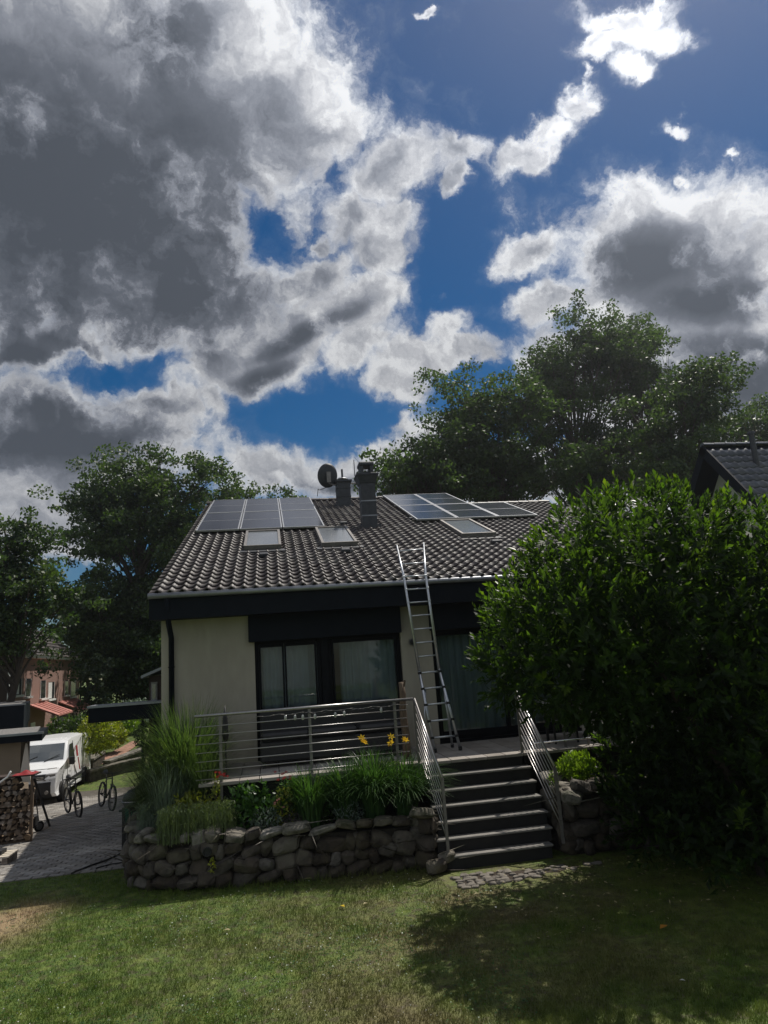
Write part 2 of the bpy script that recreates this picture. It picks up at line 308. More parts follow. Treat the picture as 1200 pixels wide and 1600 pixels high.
def lawn_material(name, blade):
    m = bpy.data.materials.new(name); m.use_nodes = True; nt = m.node_tree
    b = nt.nodes['Principled BSDF']; b.inputs['Roughness'].default_value = .7; b.inputs['Specular IOR Level'].default_value = .3
    g = nt.nodes.new('ShaderNodeNewGeometry'); pos = g.outputs['Position']
    def noise(s, d=5, vec=None):
        o = nt.nodes.new('ShaderNodeTexNoise'); o.inputs['Scale'].default_value = s; o.inputs['Detail'].default_value = d
        nt.links.new(vec or pos, o.inputs['Vector']); return o.outputs['Fac']
    def ramp(f, els):
        r = nt.nodes.new('ShaderNodeValToRGB'); nt.links.new(f, r.inputs[0])
        r.color_ramp.elements[0].position, r.color_ramp.elements[0].color = els[0][0], (*els[0][1], 1)
        r.color_ramp.elements[1].position, r.color_ramp.elements[1].color = els[-1][0], (*els[-1][1], 1)
        for p, c in els[1:-1]: e = r.color_ramp.elements.new(p); e.color = (*c, 1)
        return r.outputs[0]
    def mix(f, a, c):
        o = nt.nodes.new('ShaderNodeMixRGB')
        nt.links.new(f, o.inputs[0]); nt.links.new(a, o.inputs[1])
        if isinstance(c, tuple): o.inputs[2].default_value = (*c, 1)
        else: nt.links.new(c, o.inputs[2])
        return o.outputs[0]
    k = 1.0 if blade else .75
    col = ramp(noise(6, 6), [(.3, (.06*k, .11*k, .018*k)), (.5, (.11*k, .17*k, .027*k)), (.7, (.19*k, .24*k, .05*k))])
    # dry patches: worn left corner, worn right half
    def spot(cx, cy, r0, r1):
        s = nt.nodes.new('ShaderNodeVectorMath'); s.operation = 'DISTANCE'
        wn = nt.nodes.new('ShaderNodeTexNoise'); wn.inputs['Scale'].default_value = 1.3; wn.inputs['Detail'].default_value = 5
        nt.links.new(pos, wn.inputs['Vector'])
        a = nt.nodes.new('ShaderNodeVectorMath'); a.operation = 'MULTIPLY_ADD'; nt.links.new(wn.outputs['Color'], a.inputs[0])
        a.inputs[1].default_value = (1.6, 1.6, 0); nt.links.new(pos, a.inputs[2])
        nt.links.new(a.outputs[0], s.inputs[0]); s.inputs[1].default_value = (cx+.8, cy+.8, 0)
        q = nt.nodes.new('ShaderNodeMapRange'); nt.links.new(s.outputs['Value'], q.inputs[0])
        q.inputs[1].default_value = r1; q.inputs[2].default_value = r0; return q.outputs[0]
    def mul(a, b_):
        o = nt.nodes.new('ShaderNodeMath'); o.operation = 'MULTIPLY'; nt.links.new(a, o.inputs[0])
        if isinstance(b_, float): o.inputs[1].default_value = b_
        else: nt.links.new(b_, o.inputs[1])
        return o.outputs[0]
    straw = ramp(noise(30, 3), [(.3, (.22, .155, .085)), (.7, (.34, .25, .14))])
    col = mix(spot(-3.7, 10.4, .3, 1.25), col, straw)
    n2 = ramp(noise(1.1, 6), [(.36, (0, 0, 0)), (.58, (1, 1, 1))])
    f = mul(mul(spot(2.2, 8.6, .5, 4.2), n2), .8)
    brown = ramp(noise(25, 3), [(.3, (.11, .085, .04)), (.7, (.19, .155, .075))])
    col = mix(f, col, brown)
    col = mix(mul(spot(1.0, 6.5, .0, 1.1), .8), col, brown)
    if not blade:
        col = mix(mul(ramp(noise(9, 4), [(.5, (0, 0, 0)), (.62, (1, 1, 1))]), .7), col, (.06, .045, .028))
    nt.links.new(col, b.inputs['Base Color'])
    if blade:
        t = nt.nodes.new('ShaderNodeBsdfTranslucent'); nt.links.new(col, t.inputs[0])
        ms = nt.nodes.new('ShaderNodeMixShader'); ms.inputs[0].default_value = .4
        nt.links.new(b.outputs[0], ms.inputs[1]); nt.links.new(t.outputs[0], ms.inputs[2])
        nt.links.new(ms.outputs[0], nt.nodes['Material Output'].inputs[0])
    else:
        bp = nt.nodes.new('ShaderNodeBump'); bp.inputs['Strength'].default_value = .8; bp.inputs['Distance'].default_value = .04
        nt.links.new(noise(22, 4), bp.inputs['Height']); nt.links.new(bp.outputs[0], b.inputs['Normal'])
    MATS[name] = m; return m
M_lawn = lawn_material('lawn_ground', False); M_blade = lawn_material('lawn_blades', True)

# ------------------------------------------------------------------ mesh helpers
ORG = {}
class MB:
    def __init__(s): s.v = []; s.f = []
    def add(s, vs, fs):
        o = len(s.v); s.v.extend([tuple(p) for p in vs]); s.f.extend([tuple(i+o for i in f) for f in fs]); return s
    def box(s, x0, x1, y0, y1, z0, z1, M=None):
        vs = [(x, y, z) for x in (x0, x1) for y in (y0, y1) for z in (z0, z1)]
        if M is not None: vs = [M @ Vector(p) for p in vs]
        return s.add(vs, [(0, 1, 3, 2), (4, 6, 7, 5), (0, 4, 5, 1), (2, 3, 7, 6), (0, 2, 6, 4), (1, 5, 7, 3)])
    def tube(s, pts, r, seg=8, cap=True):
        pts = [Vector(p) for p in pts]; n = len(pts)
        rs = r if isinstance(r, (list, tuple)) else [r]*n
        t0 = (pts[1]-pts[0]).normalized(); ref = Vector((0, 0, 1)) if abs(t0.z) < .9 else Vector((1, 0, 0))
        vs = []
        for i, p in enumerate(pts):
            t = (pts[min(i+1, n-1)]-pts[max(i-1, 0)])
            t = t.normalized() if t.length > 1e-9 else t0
            a = t.cross(ref); a = a.normalized() if a.length > 1e-6 else Vector((1, 0, 0)); b = t.cross(a); ref = b.cross(t) if False else ref
            for k in range(seg):
                q = 2*pi*k/seg; vs.append(p+(a*cos(q)+b*sin(q))*rs[i])
        fs = [(i*seg+k, i*seg+(k+1) % seg, (i+1)*seg+(k+1) % seg, (i+1)*seg+k) for i in range(n-1) for k in range(seg)]
        if cap: fs += [tuple(range(seg))[::-1], tuple((n-1)*seg+k for k in range(seg))]
        return s.add(vs, fs)
    def torus(s, c, ax, R, r, seg=28, rs=6):
        c = Vector(c); ax = Vector(ax).normalized(); a = ax.cross(Vector((0, 0, 1)) if abs(ax.z) < .9 else Vector((1, 0, 0))).normalized(); b = ax.cross(a)
        vs = []
        for i in range(seg):
            q = 2*pi*i/seg; d = a*cos(q)+b*sin(q)
            for k in range(rs):
                w = 2*pi*k/rs; vs.append(c+d*(R+r*cos(w))+ax*r*sin(w))
        return s.add(vs, [(i*rs+k, ((i+1) % seg)*rs+k, ((i+1) % seg)*rs+(k+1) % rs, i*rs+(k+1) % rs) for i in range(seg) for k in range(rs)])
    def prism(s, poly, ax, a0, a1):
        # polygon in the two other axes extruded along axis ax (0,1,2)
        def P(u, v, w): return [(w, u, v), (u, w, v), (u, v, w)][ax]
        n = len(poly); vs = [P(u, v, a0) for u, v in poly]+[P(u, v, a1) for u, v in poly]
        return s.add(vs, [tuple(range(n)), tuple(range(2*n-1, n-1, -1))]+[(i, i+n, (i+1) % n+n, (i+1) % n) for i in range(n)])
    def build(s, name, mat, parent=None, smooth=False, bevel=0):
        o = ORG.get(parent.name, Vector((0, 0, 0))) if parent else Vector((0, 0, 0))
        me = bpy.data.meshes.new(name); me.from_pydata([(p[0]-o.x, p[1]-o.y, p[2]-o.z) for p in s.v], [], s.f)
        bm = bmesh.new(); bm.from_mesh(me); bmesh.ops.recalc_face_normals(bm, faces=bm.faces)
        if bevel: bmesh.ops.bevel(bm, geom=bm.edges[:], offset=bevel, segments=1, affect='EDGES')
        bm.to_mesh(me); bm.free()
        return link(name, me, mat, parent, smooth)
def link(name, me, mat, parent, smooth=False):
    if mat and not me.materials: me.materials.append(mat)
    if smooth:
        me.polygons.foreach_set('use_smooth', [True]*len(me.polygons))
    ob = bpy.data.objects.new(name, me); COL.objects.link(ob)
    if parent:
        ob.parent = parent; ORG[ob.name] = ORG.get(parent.name, Vector((0, 0, 0))).copy()
    else: ORG[ob.name] = Vector((0, 0, 0))
    return ob
def npmesh(name, V, F, mat, parent=None, smooth=False):
    """V (n,3), F (m,k) arrays"""
    o = ORG.get(parent.name, Vector((0, 0, 0))) if parent else Vector((0, 0, 0))
    me = bpy.data.meshes.new(name); V = np.asarray(V, np.float32)-np.array(o[:], np.float32)
    m, k = F.shape
    me.vertices.add(len(V)); me.vertices.foreach_set('co', V.ravel())
    me.loops.add(m*k); me.loops.foreach_set('vertex_index', F.ravel().astype(np.int32))
    me.polygons.add(m); me.polygons.foreach_set('loop_start', np.arange(0, m*k, k, dtype=np.int32))
    me.update(calc_edges=True)
    return link(name, me, mat, parent, smooth)
def tag(o, label=None, cat=None, group=None, kind=None):
    if label: o['label'] = label
    if cat: o['category'] = cat
    if group: o['group'] = group
    if kind: o['kind'] = kind
    return o
def thing(name, label, cat, loc, group=None):
    o = bpy.data.objects.new(name, None); COL.objects.link(o); o.location = loc; o.empty_display_size = .2
    ORG[o.name] = Vector(loc); return tag(o, label, cat, group)
def inst(src, parent, loc, rot=(0, 0, 0), scale=(1, 1, 1)):
    c = src.copy(); COL.objects.link(c); c.parent = parent; c.location = loc; c.rotation_euler = rot; c.scale = scale
    return c
def copytree(o, parent=None):
    c = o.copy(); COL.objects.link(c); c.parent = parent
    for ch in list(o.children): copytree(ch, c)
    return c
def unit(a): return a/np.maximum(np.linalg.norm(a, axis=-1, keepdims=True), 1e-9)
def leaves(C, T, Nn, ln, wd):
    """diamond leaves: centre, long axis, normal, half length, half width -> V,F quads folded"""
    T = unit(T); B = unit(np.cross(T, Nn)); n = len(C)
    ln = np.broadcast_to(np.asarray(ln, float).reshape(-1, 1), (n, 1)); wd = np.broadcast_to(np.asarray(wd, float).reshape(-1, 1), (n, 1))
    V = np.stack([C-T*ln, C+B*wd-T*ln*.1, C+T*ln, C-B*wd-T*ln*.1], 1).reshape(-1, 3)
    return V, np.arange(4*n).reshape(n, 4)
def laurel(Bp, T, Nn, ln, wd):
    """pointed folded leaf from its base, 4 triangles"""
    T = unit(T); B = unit(np.cross(T, Nn)); N2 = np.cross(B, T); n = len(Bp)
    ln = np.broadcast_to(np.asarray(ln, float).reshape(-1, 1), (n, 1)); wd = np.broadcast_to(np.asarray(wd, float).reshape(-1, 1), (n, 1))
    V = np.stack([Bp, Bp+T*ln*.5+B*wd+N2*wd*.25, Bp+T*ln*.5-B*wd+N2*wd*.25, Bp+T*ln*.55-N2*wd*.2, Bp+T*ln-N2*ln*.12], 1).reshape(-1, 3)
    f = np.array([[0, 1, 3], [0, 3, 2], [1, 4, 3], [2, 3, 4]])
    return V, (np.arange(n)[:, None, None]*5+f[None]).reshape(-1, 3)
def blades(Bp, H, lean, w, seg=3):
    """tapering strap leaves: base, height, horizontal lean vector (end offset), width"""
    n = len(Bp); t = np.linspace(0, 1, seg+1)[None, :, None]
    H = np.asarray(H).reshape(n, 1, 1)*np.ones((1, 1, 1)); lean = lean[:, None, :]
    up = np.zeros((n, seg+1, 3)); L = np.linalg.norm(lean, axis=2, keepdims=True)
    z = H*(t*1.25-.0) - (t**2.6)*(H*.25+np.minimum(L, H*1.2)*.55)
    up[..., 2:3] = z
    P = Bp[:, None, :]+up+lean*(t**1.7)
    side = unit(np.cross(lean+1e-4*NR.normal(size=lean.shape), np.array([0, 0, 1.])))
    W = np.asarray(w).reshape(-1, 1, 1)*(1-t**1.5*.92)
    A = P+side*W; B = P-side*W
    V = np.stack([A, B], 2).reshape(-1, 3)
    base = (np.arange(n)*(seg+1)*2)[:, None, None]; k = np.arange(seg)[None, :, None]*2
    F = base+k+np.array([0, 1, 3, 2])[None, None]
    return V, F.reshape(-1, 4)
def cat(parts):
    V = []; F = []; o = 0
    for v, f in parts: V.append(v); F.append(f+o); o += len(v)
    return np.concatenate(V), np.concatenate(F)

# ------------------------------------------------------------------ terrain
def sstep(a, b, x):
    t = min(1, max(0, (x-a)/(b-a))); return t*t*(3-2*t)
def gz(x, y):
    f = 1-sstep(-2.2, 1.5, x)
    z = -.074*max(0, min(y, 26.5)-12.4)
    rise = (min(max(y-27.5, 0), 16)*.105)*sstep(-12.5, -8, x)
    return z*f+rise*f
DRIVE = dict(x0=-16., x1=-2.45, y0=12.42, y1=28.)
def ground():
    xs = np.unique(np.concatenate([np.linspace(-600, -40, 8), np.linspace(-40, -16, 13), np.arange(-16, 3, .5), np.linspace(3, 40, 20), np.linspace(40, 600, 8)]))
    ys = np.unique(np.concatenate([np.linspace(-60, 0, 5), np.linspace(0, 12, 13), np.arange(12.42, 45, .52), np.linspace(45, 100, 12), np.linspace(100, 1200, 8)]))
    V = np.array([(x, y, gz(x, y)) for y in ys for x in xs]); nx = len(xs)
    F = np.array([(j*nx+i, j*nx+i+1, (j+1)*nx+i+1, (j+1)*nx+i) for j in range(len(ys)-1) for i in range(nx-1)])
    o = npmesh('lawn', V, F, M_lawn); o['kind'] = 'structure'
ground()
# driveway: base sheet + real paving blocks
def driveway():
    xs = np.arange(DRIVE['x0'], DRIVE['x1']+.01, .4827); ys = np.arange(DRIVE['y0'], DRIVE['y1'], .5)
    V = np.array([(x, y, gz(x, y)+.006) for y in ys for x in xs]); nx = len(xs)
    F = np.array([(j*nx+i, j*nx+i+1, (j+1)*nx+i+1, (j+1)*nx+i) for j in range(len(ys)-1) for i in range(nx-1)])
    d = npmesh('driveway', V, F, M_joint); d['kind'] = 'structure'
    pw, pd = .24, .165; b = MB()
    x0, x1, y0, y1 = -pw/2+.006, pw/2-.006, -pd/2+.005, pd/2-.005
    b.add([(x0, y0, -.02), (x1, y0, -.02), (x1, y1, -.02), (x0, y1, -.02), (x0+.006, y0+.006, .012), (x1-.006, y0+.006, .012), (x1-.006, y1-.006, .012), (x0+.006, y1-.006, .012)],
          [(4, 5, 6, 7), (0, 1, 5, 4), (1, 2, 6, 5), (2, 3, 7, 6), (3, 0, 4, 7)])
    src = b.build('paving_stone', M_paver, d); n = 0; rest = []
    cand = []
    j = 0; y = DRIVE['y0']+pd/2
    while y < 27:
        x = DRIVE['x1']-pw/2-(pw/2 if j % 2 else 0)
        while x > max(-13, -.42*y+.2): cand.append((x, y)); x -= pw
        y += pd; j += 1
    cand.sort(key=lambda p: p[0]**2+p[1]**2)
    bv = np.array(b.v); bf = b.f; V = []; F = []
    for i, (x, y) in enumerate(cand):
        z = gz(x, y)+.006+rnd.uniform(-.004, .004); tilt = -.074*(y > 12.5)*(1-sstep(-2.2, 1.5, x))
        rx, ry = tilt+rnd.uniform(-.015, .015), rnd.uniform(-.015, .015)
        if i == 0: src.location = (x, y, z); src.rotation_euler = (rx, ry, 0)
        elif i < 290: inst(src, d, (x, y, z), (rx, ry, 0))
        else:
            M = Matrix.Translation((x, y, z)) @ Euler((rx, ry, 0)).to_matrix().to_4x4()
            o = len(V); V += [tuple(M @ Vector(p)) for p in b.v]; F += [tuple(q+o for q in f) for f in bf]
    m = npmesh('far_paving_stones', V, np.array(F), M_paver, d); m['kind'] = 'stuff'
driveway()

# ------------------------------------------------------------------ house
EX, EY, EZ, PT = -2.158, 12.8, 4.405, radians(20.5)   # eave corner and roof pitch
XR = 9.6; YR = 24.3
def roofp(x, s, h=0):   # s = distance up the slope from the eave, h = height over the slope
    return Vector((x, EY+s*cos(PT)-h*sin(PT), EZ+s*sin(PT)+h*cos(PT)))
def onroof(px, py):
    d = ray(px, py); k = tan(PT); t = (EZ-EY*k-EYE.z+EYE.y*k)/(d.z-k*d.y); P = EYE+d*t
    return P.x, (P.y-EY)/cos(PT)
SL = (YR-EY)/cos(PT)
XF = 6.55                      # full-height roof up to here, lower ridge beyond
SLOW = onroof(770, 789)[1]
YW, ZD = 13.3, 1.33
house = thing('house', 'single storey cream house with dark tiled roof, dark fascia and large patio windows', 'house', (3.5, YW, 0))
zt = 3.98
wl, w1a, w1b, w2a, w2b, w3a = -2.05, -.37, 2.42, 3.03, 5.9, 6.0
def wall_piece(x0, x1, z0, z1, name='front_wall'):
    MB().box(x0, x1, YW, YW+.3, z0, z1).build(name, M_render, house)
ztw = 3.47
wall_piece(wl, w1a, -.3, zt); wall_piece(w1b, w2a, -.3, zt); wall_piece(w2b, XR-.2, -.3, zt)
MB().box(w1a, w1b, YW, YW+.3, ztw, zt).build('window_lintel', M_render, house)
MB().box(w2a, w2b, YW, YW+.3, ztw, zt).build('window_lintel', M_render, house)
MB().box(w1a, w1b, YW+.02, YW+.3, -.3, ZD+.05).build('window_threshold', M_frame, house)
MB().box(w2a, w2b, YW+.02, YW+.3, -.3, ZD+.05).build('window_threshold', M_frame, house)
MB().box(wl, wl+.3, YW+.3, 34, -1.4, zt).build('side_wall', M_render, house)
MB().box(XR-.5, XR-.2, YW+.3, 34, -1.4, zt).build('side_wall', M_render, house)
MB().box(wl, XR-.2, 34, 34.3, -1.4, zt).build('rear_wall', M_render, house)
# gable ends under the verge
g = MB(); g.prism([(YW, zt), (34.3, zt), (YR, EZ+(YR-EY)*tan(PT)-.25)], 0, wl, wl+.25); g.build('gable_wall', M_render, house)
MB().box(wl+.3, XR-.5, YW+.3, 17.5, ZD-.1, ZD+.02).build('room_floor', M_wood, house)
MB().box(wl+.3, XR-.5, 17.5, 17.7, ZD, zt).build('inner_wall', M_render, house)
MB().box(wl+.3, XR-.5, YW+.3, 17.5, zt-.05, zt).build('ceiling', M_white, house)
# roller shutter boxes in front of the windows
for x0, x1 in ((w1a-.1, w1b-.0), (w2a-.03, w2b+.1)):
    MB().box(x0, x1, YW-.16, YW-.002, ztw-.02, zt-.02).build('shutter_box', M_dark, house, bevel=.006)
# fascia, soffit, gutter
MB().box(EX-.02, XR, EY-.02, EY+.05, EZ-.47, EZ-.03).build('fascia_board', M_dark, house)
MB().box(EX+.01, XR-.02, EY+.05, YW-.003, EZ-.46, EZ-.43).build('soffit', M_dark, house)
gt = MB()
gp = [(EX-.03, EY-.075, EZ-.05), (XR, EY-.075, EZ-.05)]
gt.tube(gp, .052, 10); gt.build('gutter', M_zinc, house, True)
xd = -1.86
dp = MB(); dp.tube([(xd, EY-.05, EZ-.1), (xd, EY+.08, EZ-.52), (xd, YW-.07, EZ-.78), (xd, YW-.07, -.1)], .05, 10); dp.build('downpipe', M_dark, house, True)
for z in (3.1, 1.9): MB().torus((xd, YW-.07, z), (0, 0, 1), .055, .01, 16, 5).build('pipe_bracket', M_dark, house)
# windows
def window(x0, x1, sashes, name='patio_window'):
    z0, z1 = ZD+.05, ztw; y = YW+.1
    f = MB(); f.box(x0, x1, y, y+.08, z1-.07, z1); f.box(x0, x1, y, y+.08, z0, z0+.07)
    f.box(x0, x0+.07, y, y+.08, z0+.07, z1-.07); f.box(x1-.07, x1, y, y+.08, z0+.07, z1-.07)
    w = f.build(name, M_frame, house)
    for a, b in sashes:
        s = MB(); t = .035
        s.box(a, a+t, y-.01, y+.04, z0+.072, z1-.072); s.box(b-t, b, y-.01, y+.04, z0+.072, z1-.072)
        s.box(a+t, b-t, y-.01, y+.04, z1-.13, z1-.072); s.box(a+t, b-t, y-.01, y+.04, z0+.072, z0+.15)
        s.build('window_sash', M_frame, w)
        MB().box(a+t, b-t, y+.012, y+.02, z0+.15, z1-.13).build('pane', M_glass, w)
    return w
def px_x(px, py, y=YW+.1): return at(px, py, y=y).x
a0, a1, a2, a3, a4 = [px_x(p, 1050) for p in (386, 445, 499, 517, 613)]
window(w1a, a2+.04, [(w1a+.075, a1-.005), (a1+.005, a2-.04)])
MB().box(a2+.045, a3-.045, YW+.04, YW+.2, ZD+.05, ztw).build('window_post', M_frame, house)
window(a3-.04, w1b, [(a3+.04, w1b-.08)])
window(w2a, w2b, [(w2a+.075, 4.45), (4.46, w2b-.075)])
def curtain(x0, x1, label, seed):
    r = random.Random(seed); n = int((x1-x0)/.02); ys = []
    ph = r.uniform(0, 6); V = []; F = []
    for i in range(n+1):
        x = x0+(x1-x0)*i/n; yy = YW+.42+.035*sin(x*38+ph+1.5*sin(x*5+ph))+.012*sin(x*97)
        for z in (ZD+.06, ztw-.06): V.append((x, yy, z))
    F = np.array([(2*i, 2*i+1, 2*i+3, 2*i+2) for i in range(n)])
    o = npmesh('curtain', V, F, M_curtain, None, True); tag(o, label, 'curtain', 'curtains behind the patio windows')
curtain(-.30, 1.05, 'pale grey curtain behind the left double patio window', 1)
curtain(1.25, 2.36, 'pale grey curtain behind the patio window left of the wall pillar', 2)
curtain(3.1, 5.8, 'long pale curtain behind the patio window right of the ladder', 3)
wl_ = thing('wall_lamp', 'small round wall lamp on the cream pillar behind the ladder', 'lamp', at(644, 1003, y=YW-.01))
o_ = wl_.location
wb = MB(); wb.tube([(o_.x, YW-.002, o_.z), (o_.x, YW-.05, o_.z)], .07, 16); wb.build('lamp_base', M_steeld, wl_)
wb = MB(); wb.tube([(o_.x, YW-.052, o_.z), (o_.x, YW-.09, o_.z), (o_.x, YW-.10, o_.z)], [.055, .05, .02], 16); wb.build('lamp_glass', M_black, wl_)

# roof: boards, verge, tiles
rb = MB()
def quad(b, x0, x1, s0, s1, h0, h1):
    c = [roofp(x, s, h) for x in (x0, x1) for s in (s0, s1) for h in (h0, h1)]
    b.add(c, [(0, 1, 3, 2), (4, 6, 7, 5), (0, 4, 5, 1), (2, 3, 7, 6), (0, 2, 6, 4), (1, 5, 7, 3)])
quad(rb, EX+.02, XF, .0, SL, -.16, -.03); quad(rb, XF, XR-.02, .0, SLOW, -.16, -.03)
roof = rb.build('roof', M_dark, house)
bk = MB()
zr = EZ+(YR-EY)*tan(PT)
bk.add([(EX+.02, YR, zr-.03), (XF, YR, zr-.03), (XF, 34.8, EZ), (EX+.02, 34.8, EZ), (EX+.02, YR, zr-.2), (XF, YR, zr-.2), (XF, 34.8, EZ-.17), (EX+.02, 34.8, EZ-.17)],
       [(0, 1, 2, 3), (7, 6, 5, 4), (0, 4, 5, 1), (1, 5, 6, 2), (2, 6, 7, 3), (3, 7, 4, 0)]); 
pr = roofp(0, SLOW)
bk.add([(XF, pr.y, pr.z-.03), (XR, pr.y, pr.z-.03), (XR, 34.8, EZ), (XF, 34.8, EZ), (XF, pr.y, pr.z-.2), (XR, pr.y, pr.z-.2), (XR, 34.8, EZ-.17), (XF, 34.8, EZ-.17)],
       [(0, 1, 2, 3), (7, 6, 5, 4), (0, 4, 5, 1), (1, 5, 6, 2), (2, 6, 7, 3), (3, 7, 4, 0)])
bk.build('rear_roof_slope', M_tile, roof)
vb = MB(); quad(vb, EX-.03, EX+.02, 0, SL, -.26, -.005); vb.build('verge_board', M_dark, roof)
gb = MB(); quad(gb, XF-.03, XF+.02, SLOW-.1, SL, -.5, .01); gb.build('verge_board', M_dark, roof)
TW, TL = .2155, .312
def tile_mesh(w=TW, l=TL, seg=8, amp=.026):
    """one S-profile tile, local x across, y up the slope, z normal; the front edge stands proud"""
    xs = [w*i/seg for i in range(seg+1)]
    def prof(u):   # flat trough then a roll
        return amp*(.5-.5*cos(2*pi*min(max((u-.40)/.60, 0), 1)))*1.9 - .006*sin(pi*min(u/.40, 1))
    V = []
    for i, x in enumerate(xs):
        h = prof(i/seg)
        V += [(x, -.01, h+.034), (x, l+.03, h+.004), (x, -.008, h+.012)]
    F = []
    for i in range(seg):
        a = 3*i; F += [(a, a+3, a+4, a+1), (a+2, a+5, a+3, a)]
    return V, F
def tiles(parent, P0, ex, es, en, nx, ns, keep, mat, nparts, name='roof_tile', w=TW, l=TL, seg=8, stuffname='upper_roof_tiles'):
    V0, F0 = tile_mesh(w, l, seg); V0 = np.array(V0); F0 = np.array(F0)
    cand = [(i, j) for j in range(ns) for i in range(nx) if keep(i, j)]
    parts = cand[:nparts]; rest = cand[nparts:]
    R = Matrix((ex, es, en)).transposed(); eul = R.to_euler(); Rn = np.array(R)
    if parts:
        me = bpy.data.meshes.new(name); me.from_pydata(V0.tolist(), [], F0.tolist()); me.polygons.foreach_set('use_smooth', [k % 2 == 0 for k in range(len(F0))])
        me.materials.append(mat); org = ORG[parent.name]
        for i, j in parts:
            ob = bpy.data.objects.new(name, me); COL.objects.link(ob); ob.parent = parent
            ob.location = P0+ex*(i*w)+es*(j*l)+en*rnd.uniform(-.002, .003)-org
            ob.rotation_euler = (eul.x+rnd.uniform(-.01, .01), eul.y+rnd.uniform(-.012, .012), eul.z+rnd.uniform(-.006, .006))
    if rest:
        idx = np.array(rest); n = len(idx)
        O = np.array(P0)+idx[:, :1]*w*np.array(ex)+idx[:, 1:]*l*np.array(es)+NR.uniform(-.002, .003, (n, 1))*np.array(en)
        VV = V0 @ Rn.T
        tz = NR.uniform(-.010, .010, (n, 1)); tl = (V0[None, :, 1]*tz*1.0)[..., None]*np.array(en)
        A = (O[:, None, :]+VV[None]+tl).reshape(-1, 3)
        F = (np.arange(n)[:, None, None]*len(V0)+F0[None]).reshape(-1, 4)
        m = npmesh(stuffname, A, F, mat, parent, True); m['kind'] = 'stuff'
ex, es, en = Vector((1, 0, 0)), Vector((0, cos(PT), sin(PT))), Vector((0, -sin(PT), cos(PT)))
nx = int((XR-EX)/TW); ns = int(SL/TL)
tiles(roof, roofp(EX-.02, -.06, 0), ex, es, en, nx, ns, lambda i, j: (EX+i*TW < XF-.1) or (j*TL < SLOW-.2), M_tile, 295)
def ridge(parent, x0, x1, y, z, mat, name='ridge_tile', step=.36, r=.11):
    V = []; F = []
    src = None; x = x0
    org = ORG[parent.name]
    while x < x1:
        b = MB(); vs = []; n = 6
        for e, rr in ((0, r*1.06), (step+.03, r*.94)):
            for k in range(n+1):
                q = pi*k/n; vs.append((e, rr*1.25*cos(q), rr*sin(q)))
        if src is None:
            b.add(vs, [(k, k+1, k+n+2, k+n+1) for k in range(n)]+[tuple(range(n+1))])
            src = b.build(name, mat, None); src.parent = parent; src.location = Vector((x, y, z))-org
        else: inst(src, parent, Vector((x, y, z))-org, (rnd.uniform(-.02, .02), rnd.uniform(-.02, .02), 0))
        x += step
ridge(roof, EX-.02, XF-.2, YR, zr-.0, M_tile); ridge(roof, XF+.05, XR-.2, pr.y, pr.z, M_tile)

# skylights (roof windows) from their corners on the slope
def skylight(p):
    (x0, s0), (x1, _), (_, s1) = [onroof(*q) for q in p]
    f = MB(); t = .06; h = .155
    quad(f, x0, x1, s0, s0+t, -.02, h); quad(f, x0, x1, s1-t, s1, -.02, h); quad(f, x0, x0+t, s0+t, s1-t, -.02, h); quad(f, x1-t, x1, s0+t, s1-t, -.02, h)
    k = f.build('skylight', M_steeld, house)
    g = MB(); quad(g, x0+t, x1-t, s0+t, s1-t, -.02, h-.03); g.build('pane', M_sky, k)
    g = MB(); quad(g, x0-.12, x1+.12, s0-.22, s0-.004, -.02, .05); g.build('flashing_apron', M_slate, k)
skylight([(381, 863), (440, 862), (384, 838)])
skylight([(503, 858), (558, 854), (497, 832)])
skylight([(722, 843), (774, 840), (700, 820)])

# chimneys
def chimney(px0, px1, pyb, pyt, label, cap):
    x0, s = onroof(px0, pyb); x1, _ = onroof(px1, pyb); b = roofp(x0, s)
    w = x1-x0; y0 = b.y; zt_ = at((px0+px1)/2, pyt, y=y0+w/2).z
    ch = MB(); ch.box(x0, x1, y0, y0+w, b.z-.5, zt_); c = ch.build('chimney', M_slate, house); c['label'] = label
    z = b.z+.35; k = 0
    while z < zt_-.2:
        MB().box(x0-.012, x1+.012, y0-.012, y0+w+.012, z, z+.035).build('slate_course', M_zinc if cap == 'pot' else M_slate, c); z += .42 if cap == 'pot' else .3
    MB().box(x0-.08, x1+.08, y0-.08, y0+w+.08, b.z-.3, b.z+.1).build('lead_flashing', M_slate, c)
    return c, x0, x1, y0, w, zt_
c, x0, x1, y0, w, z = chimney(567.5, 591.5, 826, 757, 'tall slate clad chimney with wide hood', 'pot')
hb = MB(); hb.add([(x0-.02, y0-.02, z), (x1+.02, y0-.02, z), (x1+.02, y0+w+.02, z), (x0-.02, y0+w+.02, z), (x0-.09, y0-.09, z+.2), (x1+.09, y0-.09, z+.2), (x1+.09, y0+w+.09, z+.2), (x0-.09, y0+w+.09, z+.2)],
       [(3, 2, 1, 0), (4, 5, 6, 7), (0, 1, 5, 4), (1, 2, 6, 5), (2, 3, 7, 6), (3, 0, 4, 7)]); hb.build('chimney_collar', M_slate, c)
MB().box(x0-.11, x1+.11, y0-.11, y0+w+.11, z+.203, z+.27).build('chimney_plate', M_slate, c, bevel=.01)
for xx in (x0+.02, x1-.11): MB().box(xx, xx+.09, y0+.0, y0+w, z+.27, z+.52).build('hood_leg', M_slate, c)
xm = (x0+x1)/2
MB().box(x0+.09, x1-.09, y0+.12, y0+w-.12, z+.27, z+.36).build('flue_outlet', M_slate, c)
MB().box(x0-.01, x1+.01, y0-.03, y0+w+.03, z+.50, z+.62).build('chimney_cap', M_slate, c, bevel=.03)
